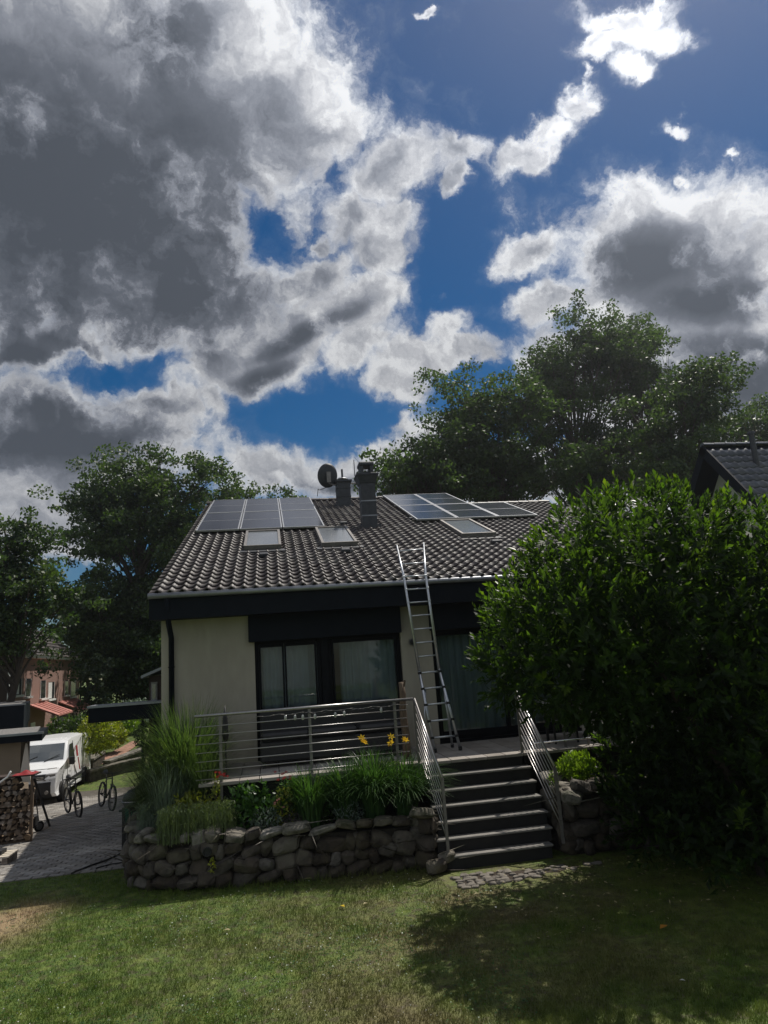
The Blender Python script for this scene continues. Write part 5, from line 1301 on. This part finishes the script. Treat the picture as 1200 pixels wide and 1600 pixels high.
for px, py, y, r, mt, lb in sh:
    c = at(px, py, y=y); g0 = gz(c.x, y)
    bush('garden_shrub', lb, 'shrub', (c.x, y, max(c.z, g0+r*.6)), (r, r*.7, r*.85), 1500, .09, mt, group='shrubs in the far garden')
c = at(229, 1150, y=24); bush('boxwood_ball', 'dark clipped boxwood beside the path by the reed grass', 'shrub', (c.x, 24, c.z), (.38, .38, .42), 1800, .04, M_box, shell=.8)
for k in range(7):
    pass
st = gp_(185, 1185)
# flowers bed lawn strip
ls = MB(); P = [gp_(*p) for p in ((184, 1194), (226, 1182), (226, 1172), (204, 1176))]; ls.add([p+Vector((0, 0, .05)) for p in P], [(0, 1, 2, 3)]); ls.build('grass_strip', M_ygr and M_lawn)['kind'] = 'structure'

# ------------------------------------------------------------------ van
M_wind = mk('windscreen_glass', (.05, .06, .065), (.035, .045, .05), 2, .06, spec=1.0); M_wind.node_tree.nodes['Principled BSDF'].inputs['IOR'].default_value = 1.7
def van():
    X0, Y0 = at(95, 1235, y=25.6).x-.97, 25.3; Z0 = gz(X0, 26)-.0
    root = thing('delivery_van', 'white delivery van parked on the drive facing the camera', 'van', (X0, Y0, Z0))
    root.rotation_euler = (0, 0, radians(2.5))
    def put(o): o.parent = root; return o
    # side profile: l (0 nose .. 4.95 tail), z
    prof = [(.12, .28), (.02, .40), (0, .62), (.04, .86), (.10, 1.02), (.22, 1.12), (.60, 1.22), (.98, 1.30), (1.30, 1.60), (1.60, 1.86), (1.80, 1.94), (2.3, 1.985), (4.3, 1.975), (4.82, 1.95), (4.92, 1.80), (4.97, 1.1), (4.97, .45), (4.9, .30)]
    def hw(l, z):
        w = .965-.16*max(0, (z-1.05)/.95)**1.5
        if l < .6: w *= 1-.16*((.6-l)/.6)**2
        return w
    U = [-1, -.94, -.75, -.4, 0, .4, .75, .94, 1]; V = []
    for l, z in prof:
        for u in U:
            w = hw(l, z); nose = .16*abs(u)**3*(1 if l < .8 else (1 if l < 1.7 else 0) * .6); zz = z-(.05*abs(u)**4 if z > 1.7 else 0)
            V.append((u*w, l+nose, zz))
    m = len(U); F = [(i*m+j, i*m+j+1, (i+1)*m+j+1, (i+1)*m+j) for i in range(len(prof)-1) for j in range(m-1)]
    F.append(tuple(i*m for i in range(len(prof)))); F.append(tuple(i*m+m-1 for i in range(len(prof)))[::-1]); F.append(tuple(range(m))+tuple((len(prof)-1)*m+j for j in range(m-1, -1, -1)))
    put(MB().add(V, F).build('body', M_van, None, False))
    def surf(u, l, z, off=.006):   # point on the skin of the nose/windscreen
        w = hw(l, z); nose = .16*abs(u)**3*(1 if l < .8 else .6 if l < 1.7 else 0)
        return Vector((u*w, l+nose, z))
    def strip(name, rows, us, mat, off):
        V = []; n = len(us)
        for l, z in rows:
            for u in us: V.append(surf(u, l, z)+Vector(off))
        b = MB().add(V, [(i*n+j, i*n+j+1, (i+1)*n+j+1, (i+1)*n+j) for i in range(len(rows)-1) for j in range(n-1)])
        o = b.build(name, mat, None); md = o.modifiers.new('t', 'SOLIDIFY'); md.thickness = .012; return put(o)
    us = [-.90, -.7, -.4, 0, .4, .7, .90]
    strip('windscreen', [(1.03, 1.335), (1.30, 1.60), (1.56, 1.83)], us, M_wind, (0, -.012, .012))
    strip('grille', [(.035, .84), (.095, 1.0)], [-.62, -.3, 0, .3, .62], M_black, (0, -.014, .004))
    strip('bumper', [(.10, .27), (.015, .40), (-.0, .62), (.02, .76)], [-.86, -.6, -.3, 0, .3, .6, .86], M_black, (0, -.016, 0))
    for s in (-1, 1):
        strip('headlight', [(.05, .80), (.10, .98), (.30, 1.14)], [s*.58, s*.78, s*.95], M_steeld, (0, -.016, .006))
        x = s*.967
        def side(name, pts, mat, off=.006):
            V = []
            for l, z in pts:
                for q in (0, .012): V.append((s*(hw(l, z)+off+q), l+ (0), z))
            n = len(pts); F = [tuple(2*i for i in range(n)), tuple(2*i+1 for i in range(n))]+[(2*i, 2*i+1, (2*i+3) % (2*n), (2*i+2) % (2*n)) for i in range(n)]
            return put(MB().add(V, F).build(name, mat, None))
        side('side_window', [(1.35, 1.28), (1.62, 1.62), (1.78, 1.76), (2.25, 1.78), (2.25, 1.25)], M_solar)
        side('door_seam', [(2.34, .45), (2.34, 1.84), (2.36, 1.84), (2.36, .45)], M_black, .002)
        side('door_seam', [(1.18, .45), (1.18, 1.2), (1.20, 1.2), (1.20, .45)], M_black, .002)
        side('side_trim', [(1.25, .55), (1.25, .66), (3.85, .66), (3.85, .55)], M_black)
        side('door_handle', [(2.15, 1.10), (2.15, 1.14), (2.28, 1.14), (2.28, 1.10)], M_black, .012)
        if s == 1:
            side('red_emblem', [(2.55, 1.25), (2.62, 1.62), (2.86, 1.62), (2.80, 1.25)], M_red, .004)
            side('red_emblem', [(2.95, .75), (2.70, 1.2), (2.82, 1.2), (3.10, .75)], M_red, .004)
            side('sliding_door_seam', [(3.6, .4), (3.6, 1.84), (3.62, 1.84), (3.62, .4)], M_black, .002)
        b = MB(); b.box(s*.98, s*1.16, 1.30, 1.38, 1.12, 1.38); put(b.build('wing_mirror', M_black, None, bevel=.02))
        for l in (.92, 3.95):
            t = MB(); t.tube([(s*.76, l, .33), (s*.975, l, .33)], .325, 26); w = put(t.build('wheel', M_rubber, None, True))
            t = MB(); t.tube([(s*.976, l, .33), (s*.985, l, .33)], .21, 22); o = t.build('wheel_rim', M_steeld, None); o.parent = w
            t = MB(); t.torus((s*.968, l, .33), (1, 0, 0), .36, .03, 26, 6); put(t.build('wheel_arch', M_black, None))
    b = MB(); b.box(-.26, .26, -.05, -.038, .46, .57); put(b.build('number_plate', M_white, None))
    for zz in (.885, .93): b = MB(); b.box(-.5, .5, .0, .012+.03*(zz-.88), zz, zz+.012); put(b.build('grille_bar', M_chrome, None))
    for xx in (-.45, .25):
        b = MB(); b.tube([(xx, 1.0, 1.33), (xx+.45, 1.16, 1.50)], .012, 5); put(b.build('wiper', M_black, None))
    for s_ in (-.6, .6): b = MB(); b.tube([(s_, .02, .45), (s_, -.03, .45)], .06, 12); put(b.build('fog_lamp', M_steeld, None))
    b = MB(); b.tube([(x_*.9, .30+.14*abs(x_)**3, 1.155+.0) for x_ in (-.9, -.5, 0, .5, .9)], .008, 5); put(b.build('bonnet_seam', M_black, None))
van()

# ------------------------------------------------------------------ bicycles
def bicycle(label, P, rot, lean=.06, steer=0., frame=M_black):
    r = thing('bicycle', label, 'bicycle', P, 'bicycles parked on the drive'); r.rotation_euler = (lean, 0, rot)
    def put(o, par=r): o.parent = par; return o
    R = .345
    for x in (-.52, .53):
        t = MB(); t.torus((x, 0, R), (0, 1, 0), R-.025, .03, 36, 7); w = put(t.build('wheel', M_rubber, None, True))
        t = MB(); t.torus((x, 0, R), (0, 1, 0), R-.045, .012, 36, 5); put(t.build('rim', M_steeld, None, True), w)
        t = MB()
        for k in range(16):
            a = 2*pi*k/16; t.tube([(x, (-1)**k*.025, R), (x+(R-.05)*cos(a), 0, R+(R-.05)*sin(a))], .0022, 4, False)
        t.tube([(x, -.045, R), (x, .045, R)], .022, 8); put(t.build('spokes', M_steel, None), w)
    hd = Vector((.34, 0, .86)); bb = Vector((-.06, 0, .29)); st = Vector((-.22, 0, .78)); rx_ = Vector((-.52, 0, R)); hb_ = Vector((.38, 0, .70))
    t = MB()
    for a, c, q in ((hb_, bb, .02), (hd, st, .016), (bb, st+Vector((-.02, 0, .06)), .017)): t.tube([a, c], q, 8)
    t.tube([hd, hb_], .02, 8)
    for s in (-.04, .04): t.tube([bb+Vector((0, s*.5, 0)), rx_+Vector((0, s, 0))], .009, 6); t.tube([st+Vector((0, s*.3, -.03)), rx_+Vector((0, s, 0))], .008, 6)
    put(t.build('frame', frame, None, True))
    t = MB()
    for s in (-.05, .05): t.tube([hb_+Vector((0, s*.8, -.0)), (.53, s, R)], .011, 6)
    t.tube([hb_+Vector((0, -.05, 0)), hb_+Vector((0, .05, 0))], .012, 6); put(t.build('fork', M_steeld, None, True))
    t = MB(); t.tube([hd, hd+Vector((-.03, 0, .13))], .014, 8); t.tube([hd+Vector((-.09, -.31, .15)), hd+Vector((-.03, -.12, .13)), hd+Vector((-.02, .12, .13)), hd+Vector((-.09, .31, .15))], .012, 8); put(t.build('handlebar', M_black, None, True))
    t = MB(); t.tube([st, st+Vector((-.05, 0, .17))], .012, 8); put(t.build('seat_post', M_steeld, None))
    t = MB(); p = st+Vector((-.05, 0, .18)); t.tube([p+Vector((-.13, 0, .01)), p+Vector((-.10, 0, .015)), p, p+Vector((.14, 0, .0))], [.03, .07, .045, .015], 8); put(t.build('saddle', M_black, None, True))
    t = MB(); t.torus((bb.x, .05, bb.z), (0, 1, 0), .085, .006, 22, 4); t.tube([bb+Vector((0, .07, 0)), bb+Vector((.12, .07, -.12))], .009, 6); t.tube([bb+Vector((0, -.07, 0)), bb+Vector((-.12, -.07, .12))], .009, 6); put(t.build('crankset', M_steeld, None))
    for q in (Vector((.12, .12, -.12)), Vector((-.12, -.12, .12))):
        t = MB(); p = bb+q; t.box(p.x-.045, p.x+.045, p.y-.04, p.y+.04, p.z-.012, p.z+.012); put(t.build('pedal', M_black, None))
g1 = gp_(123, 1278); bicycle('dark bicycle nearer the van standing nose towards the camera', (g1.x-.53*cos(radians(-60)), g1.y-.53*sin(radians(-60)), g1.z), radians(-60), .05)
g2 = gp_(174, 1268); bicycle('dark bicycle nearer the house corner with silver fork', (g2.x-.53*cos(radians(-62)), g2.y-.53*sin(radians(-62)), g2.z), radians(-62), -.08)

# ------------------------------------------------------------------ woodpile corner
wx = at(22, 1260, y=16.8).x; wy = 16.9; g0 = gz(wx, wy)
wr = thing('firewood_stack', 'stack of split firewood logs in a rack in front of the ochre garage', 'firewood', (wx, wy, g0))
me_l = []
for k in range(5):
    r = random.Random(k+5); b = MB(); n = r.choice((3, 4, 5)); pl = [(cos(2*pi*i/n+r.uniform(-.2, .2))*.075*r.uniform(.8, 1.15), sin(2*pi*i/n)*.075*r.uniform(.75, 1.1)) for i in range(n)]
    b.prism(pl, 1, -.16, .16); o = b.build('log', M_log, None, bevel=.006); me_l.append(o.data); bpy.data.objects.remove(o)
x0_, x1_ = at(-25, 1260, y=16.8).x, at(47, 1260, y=16.8).x; k = 0; z = g0+.12
while z < g0+1.32:
    x = x0_+rnd.uniform(0, .06)
    while x < x1_-.02:
        o = bpy.data.objects.new('log', me_l[rnd.randrange(5)]); COL.objects.link(o); o.parent = wr
        hcut = 1.32-.25*sstep(x1_-.4, x1_, x)
        if z < g0+hcut:
            o.location = Vector((x, wy+rnd.uniform(-.05, .05), z+rnd.uniform(-.012, .012)))-ORG[wr.name]; o.rotation_euler = (rnd.uniform(-.05, .05), rnd.uniform(0, 6.3), rnd.uniform(-.12, .12)); o.scale = (rnd.uniform(.7, 1.1), 1, rnd.uniform(.7, 1.1))
        else: bpy.data.objects.remove(o)
        x += rnd.uniform(.105, .135)
    z += .115
MB().box(x0_, x1_, wy-.1, wy-.04, g0, g0+.06).build('rack_beam', M_wood, wr); MB().box(x0_, x1_, wy+.06, wy+.12, g0, g0+.06).build('rack_beam', M_wood, wr)
MB().box(x1_+.0, x1_+.06, wy-.12, wy-.06, g0, g0+1.4).build('rack_post', M_wood, wr)
MB().box(x0_-.3, x1_+.1, wy-.16, wy+.25, g0+1.36, g0+1.39).build('rack_cover', M_brownwall, wr)
rp_ = at(36, 1222, y=16.75)
rc = thing('red_cover', 'crumpled red cloth lying on top of the firewood stack', 'cloth', (rp_.x, 16.8, g0+1.4))
V = []; nx_, ny_ = 14, 8
for j in range(ny_):
    for i in range(nx_):
        u, v = i/(nx_-1), j/(ny_-1); e = min(u, 1-u, v, 1-v)*4
        V.append((rp_.x-.22+.44*u, wy-.2+.4*v, g0+1.395+.05*min(1, e)+.025*sin(11*u+4*v)*min(1, e)))
npmesh('cloth_folds', V, np.array([(j*nx_+i, j*nx_+i+1, (j+1)*nx_+i+1, (j+1)*nx_+i) for j in range(ny_-1) for i in range(nx_-1)]), M_red, rc, True)
# leaning pole
pa, pbm = at(53, 1215, y=16.5), gp_(78, 1292)
pl = thing('leaning_pole', 'dark pole leaning against the firewood stack with its foot on the drive', 'pole', pbm)
q = MB(); q.tube([pbm, pa], .028, 8); q.build('pole_shaft', M_black, pl)
# hand cart with two wheels
cw = gp_(45, 1306); cw.y = max(cw.y, 15.4)
hc = thing('hand_cart', 'small black hand cart with two pale wheels in front of the firewood', 'cart', cw)
wl1, wl2 = at(31, 1300, y=cw.y), at(61, 1291, y=cw.y+.5)
for w_ in (wl1, wl2):
    zz = gz(w_.x, w_.y)+.13
    t = MB(); t.torus((w_.x, w_.y, zz), (.8, -.6, 0), .10, .028, 22, 7); ww = t.build('wheel', M_rubber, hc, True)
    t = MB(); t.tube([(w_.x-.016, w_.y+.012, zz), (w_.x+.016, w_.y-.012, zz)], .075, 16); t.build('wheel_hub', M_steel, ww)
zz = gz(wl1.x, wl1.y)+.13
q = MB(); q.tube([(wl1.x, wl1.y, zz), (wl2.x, wl2.y, gz(wl2.x, wl2.y)+.13)], .014, 6); q.tube([(wl1.x, wl1.y, zz), at(38, 1232, y=cw.y+.1)], .014, 6); q.tube([(wl2.x, wl2.y, zz), at(53, 1225, y=cw.y+.4)], .014, 6); q.build('cart_frame', M_black, hc)
c0_ = at(46, 1285, y=cw.y+.3)
MB().box(c0_.x-.16, c0_.x+.16, c0_.y-.12, c0_.y+.12, c0_.z-.13, c0_.z+.16).build('cart_tub', M_black, hc, bevel=.03)
# barrow handle at the left edge
ha, hb2, hc2 = at(-8, 1228, y=15.8), at(12, 1214, y=15.8), at(17, 1205, y=15.8)
wbw = thing('wheelbarrow', 'wheelbarrow with pale tube handle cut off at the left edge', 'wheelbarrow', (ha.x-.5, 15.8, gz(ha.x, 15.8)))
q = MB(); q.tube([ha+Vector((-.9, .1, -.25)), ha, hb2, hc2], .018, 8); q.build('handle', M_white, wbw, True)
MB().box(ha.x-1.0, ha.x-.35, 15.5, 16.1, ha.z-.5, ha.z-.1).build('tray', M_zinc, wbw, bevel=.05)
q = MB(); q.tube([(ha.x-.5, 15.6, ha.z-.5), (ha.x-.4, 15.6, gz(ha.x, 15.6))], .015, 6); q.build('leg', M_steeld, wbw)
t = MB(); t.torus((ha.x-1.0, 15.8, gz(ha.x-1, 15.8)+.18), (0, 1, 0), .15, .035, 20, 7); t.build('wheel', M_rubber, wbw, True)
# wooden pallet piece lower left
pp = gp_(0, 1352)
pal = thing('timber_crate', 'low weathered timber pallet at the left edge of the drive', 'pallet', pp)
for k in range(4): MB().box(pp.x-.7, pp.x+.17, pp.y-.1+k*.13, pp.y-.0+k*.13, pp.z+.13, pp.z+.155).build('plank', M_plank_sunlit, pal)
for xx in (pp.x-.65, pp.x+.06): MB().box(xx, xx+.09, pp.y-.1, pp.y+.4, pp.z, pp.z+.128).build('block', M_log, pal)
MB().box(pp.x-.35, pp.x+.0, pp.y+.05, pp.y+.3, pp.z+.158, pp.z+.22).build('dark_mat', M_black, pal)

# post with green bucket, black kettle cover, hose
gb0 = gp_(195, 1338); gpz = gz(gb0.x, gb0.y)
tp0 = at(194, 1262, y=gb0.y)
po = thing('tap_post', 'dark standpipe post at the left end of the stone wall with hose', 'post', gb0)
MB().box(tp0.x-.03, tp0.x+.03, gb0.y-.03, gb0.y+.03, gpz-.02, tp0.z).build('post_shaft', M_black, po)
MB().box(tp0.x-.08, tp0.x+.10, gb0.y-.05, gb0.y+.03, tp0.z-.06, tp0.z-.03).build('bracket', M_black, po)
by = gb0.y-.1; g1_, g2_ = at(197, 1259, y=by), at(216, 1296, y=by)
bk_ = thing('green_bucket', 'dark green plastic planter box hung on the post at the wall corner', 'planter', ((g1_.x+g2_.x)/2, by, g2_.z))
q = MB(); xm_, hw_ = (g1_.x+g2_.x)/2, (g2_.x-g1_.x)/2
q.add([(xm_-hw_*.75, by-.1, g2_.z), (xm_+hw_*.75, by-.1, g2_.z), (xm_+hw_*.75, by+.1, g2_.z), (xm_-hw_*.75, by+.1, g2_.z), (xm_-hw_, by-.13, g1_.z), (xm_+hw_, by-.13, g1_.z), (xm_+hw_, by+.13, g1_.z), (xm_-hw_, by+.13, g1_.z)],
      [(3, 2, 1, 0), (0, 1, 5, 4), (1, 2, 6, 5), (2, 3, 7, 6), (3, 0, 4, 7)]); q.build('bucket_body', M_green, bk_)
MB().box(xm_-hw_*1.08, xm_+hw_*1.08, by-.145, by+.145, g1_.z+.002, g1_.z+.02).build('rim', M_green, bk_)
kc = at(212, 1247, y=12.9)
kt = thing('kettle_grill', 'round black lidded kettle barbecue behind the green planter', 'barbecue', (kc.x, 12.9, gz(kc.x, 12.9)))
q = MB(); q.tube([(kc.x, 12.9, kc.z+.16+.0), (kc.x, 12.9, kc.z+.14), (kc.x, 12.9, kc.z+.06), (kc.x, 12.9, kc.z-.02)], [.02, .11, .19, .22], 20); q.build('lid', M_black, kt, True)
q = MB(); q.tube([(kc.x, 12.9, kc.z-.03), (kc.x, 12.9, kc.z-.12), (kc.x, 12.9, kc.z-.2)], [.22, .18, .06], 20); q.build('bowl', M_black, kt, True)
q = MB(); q.torus((kc.x, 12.9, kc.z-.025), (0, 0, 1), .222, .008, 22, 5); q.build('rim', M_steel, kt)
for a in (0, 2.1, 4.2):
    q = MB(); q.tube([(kc.x+.12*cos(a), 12.9+.12*sin(a), kc.z-.14), (kc.x+.25*cos(a), 12.9+.25*sin(a), gz(kc.x, 12.9))], .012, 6); q.build('leg', M_black, kt)
def hose(label, pxs, r=.013, start=None):
    P = [gp_(*p)+Vector((0, 0, r+.02)) for p in pxs]
    if start is not None: P = start+P
    # smooth
    for _ in range(3):
        Q = [P[0]]
        for a, c in zip(P, P[1:]): Q += [a.lerp(c, .25), a.lerp(c, .75)]
        P = Q+[P[-1]]
    o = MB().tube(P, r, 6).build('garden_hose', M_cable, None, True); tag(o, label, 'hose')
hose('black garden hose curling from the post across the drive to the lawn', [(190, 1336), (165, 1348), (140, 1356), (112, 1368)], .014, [Vector((tp0.x, gb0.y-.05, tp0.z-.15)), Vector((tp0.x+.08, gb0.y-.1, tp0.z-.4)), Vector((tp0.x+.05, gb0.y-.05, gpz+.1))])
hose('second short black hose loop lying flat near the wall foot', [(196, 1350), (170, 1354), (150, 1360)], .012)

# ------------------------------------------------------------------ lawn: blades, clover, leaves
def lawn_blades():
    n = 330000
    y = 5.2+ (12.42-5.2)*NR.uniform(0, 1, n)**1.15; x = NR.uniform(-.40*1, 1, n)
    xl = -.42*y-.2; xr = .78*y+.1; x = xl+(xr-xl)*NR.uniform(0, 1, n)
    # keep off the wall, path, stairs and drive
    wx_ = np.array([p[0] for p in wpts][2:]); wy_ = np.array([p[1] for p in wpts][2:])
    lim = np.where(x < -2.42, 12.4, np.interp(x, wx_, wy_)-.02); lim = np.where(x > 2.12, 9.5+np.minimum(.5, np.maximum(x-2.6, 0)*.35), lim); lim = np.where(x > 5.5, 10.1, lim)
    jit = .04*np.sin(x*13)+.03*np.sin(x*31); k = y < lim+jit*(x > 2.0); x = x[k]; y = y[k]
    # thin where worn
    def nz(a, b, s): return np.sin(a*s+1.3*np.sin(b*s*.7))*np.cos(b*s*1.1+1.7*np.sin(a*s*.6))
    d = np.hypot(x+3.7, y-10.4); keep = NR.uniform(0, 1, len(x)) < np.clip(.35+d*.5, .35, 1)*np.clip(.85+.3*nz(x, y, 2.3), .5, 1)
    d2 = np.hypot(x-3.2, y-9.6); keep &= NR.uniform(0, 1, len(x)) < np.clip(d2*.7, .12, 1)
    x = x[keep]; y = y[keep]; n = len(x)
    h = NR.uniform(.018, .05, n)*(1+.4*nz(x, y, 3.1)+.35*nz(y, x, 8.7))*(1+1.3*(NR.uniform(0, 1, n) > .985)); near = y < 6.5
    wall = np.clip((y-(np.interp(x, wx_, wy_)-.18))*9, 0, 1)*(x > -2.3)*(x < 2.2); h = h*(1+1.6*wall)
    a = NR.uniform(0, 6.28, n); w = NR.uniform(.0022, .0045, n); ca, sa = np.cos(a), np.sin(a)
    l = h*NR.uniform(.1, .9, n); b_ = NR.uniform(0, 6.28, n)
    B = np.stack([x, y, np.full(n, -.002)], 1)
    V = np.stack([B+np.stack([ca*w, sa*w, 0*w], 1), B-np.stack([ca*w, sa*w, 0*w], 1), B+np.stack([np.cos(b_)*l, np.sin(b_)*l, h], 1)], 1).reshape(-1, 3)
    o = npmesh('grass', V, np.arange(3*n).reshape(n, 3), M_blade); o['kind'] = 'stuff'
lawn_blades()
def clover():
    n = 900; y = 5.6+NR.uniform(0, 1, n)*5; x = (-.42*y)+(.62*y)*NR.uniform(0, 1, n)
    lim = np.interp(x, [-2.3, -1.1, .6, 2.1], [11, 10.6, 10.45, 10.2]); k = y < lim; x = x[k]; y = y[k]
    k = (np.sin(x*2.1+1)*np.cos(y*1.7)+NR.uniform(-1, 1, len(x))) > .15; x = x[k]; y = y[k]; n = len(x)
    C = np.stack([x, y, NR.uniform(.03, .05, n)], 1); parts = []
    for r in range(3):
        parts.append(leaves(C, NR.normal(size=(n, 3)), NR.normal(size=(n, 3)), .006, .005))
    V, F = cat(parts); o = npmesh('clover_flowers', V, F, M_whitefl); o['kind'] = 'stuff'
    n = 14000; y = 5.4+NR.uniform(0, 1, n)*5.2; x = (-.42*y)+(.75*y)*NR.uniform(0, 1, n); lim = np.interp(x, [-2.3, -1.1, .6, 2.1], [11, 10.6, 10.45, 9.4])
    k = (y < lim) & ((np.sin(x*1.7+.5)*np.cos(y*2.3)+NR.uniform(-.5, .5, n)) > .1); x = x[k]; y = y[k]; n = len(x)
    C = np.stack([x, y, NR.uniform(.015, .04, n)], 1)
    V, F = leaves(C, NR.normal(size=(n, 3))*np.array([1, 1, .2]), NR.normal(size=(n, 3))*.4+np.array([0, 0, 1]), .011, .009)
    o = npmesh('clover_leaves', V, F, M_peony); o['kind'] = 'stuff'
clover()
def fallen(px, py, s, mat, label):
    p = gp_(px, py); p.z = .035; a = rnd.uniform(0, 6.3)
    V, F = laurel(np.array([p[:]]), np.array([[cos(a), sin(a), .15]]), np.array([[0, 0, 1.]]), s, s*.28)
    o = npmesh('fallen_leaf', V, F, mat); tag(o, label, 'leaf', 'fallen leaves on the lawn')
M_orange = leafmat('orange_dead_leaf', (.45, .17, .02), (.5, .22, .03), 10, .6, .3, tcol=(1, 1, 1)); M_tan = leafmat('tan_dead_leaf', (.35, .30, .16), (.45, .38, .2), 10, .6, .3, tcol=(1, 1, 1))
fallen(1032, 1458, .13, M_orange, 'orange dead leaf lying in the shaded lawn on the right')
fallen(532, 1420, .09, M_yellow, 'yellow leaf on the grass below the middle of the stone wall')
fallen(575, 1416, .08, M_tan, 'tan curled leaf on the grass right of the yellow leaf')
fallen(361, 1459, .09, M_tan, 'pale curled leaf in the middle of the sunlit lawn')
fallen(475, 1378, .12, M_tan, 'pale pointed leaf standing at the foot of the stone wall')
fallen(740, 1403, .08, M_tan, 'brown leaf lying just inside the laurel shadow')
fallen(776, 1425, .05, M_whitefl, 'small white petal in the laurel shadow')
fallen(1072, 1540, .05, M_whitefl, 'white petal in the dark grass at lower right')
# leaf litter below the laurel
n = 380; x = NR.uniform(2.6, 8, n); y = NR.uniform(7.6, 10, n); C = np.stack([x, y, NR.uniform(.01, .035, n)], 1)
V, F = leaves(C, NR.normal(size=(n, 3))*np.array([1, 1, .2]), NR.normal(size=(n, 3))*.3+np.array([0, 0, 1]), NR.uniform(.015, .035, n), NR.uniform(.006, .014, n))
o = npmesh('leaf_litter', V, F, M_tan); o['kind'] = 'stuff'

# ------------------------------------------------------------------ haze added for sun glare
hz_ = MB().box(-70, 90, -12, 110, -3.2, 30).build('glare_haze', None); hz_['kind'] = 'stuff'  # volume added to imitate lens glare towards the sun
hm_ = bpy.data.materials.new('glare_haze_air'); hm_.use_nodes = True; nt = hm_.node_tree; nt.nodes.remove(nt.nodes['Principled BSDF'])
pv = nt.nodes.new('ShaderNodeVolumePrincipled'); pv.inputs['Color'].default_value = (.93, .95, 1, 1); pv.inputs['Density'].default_value = .0007; pv.inputs['Anisotropy'].default_value = .8
nt.links.new(pv.outputs[0], nt.nodes['Material Output'].inputs['Volume']); hz_.data.materials.append(hm_)
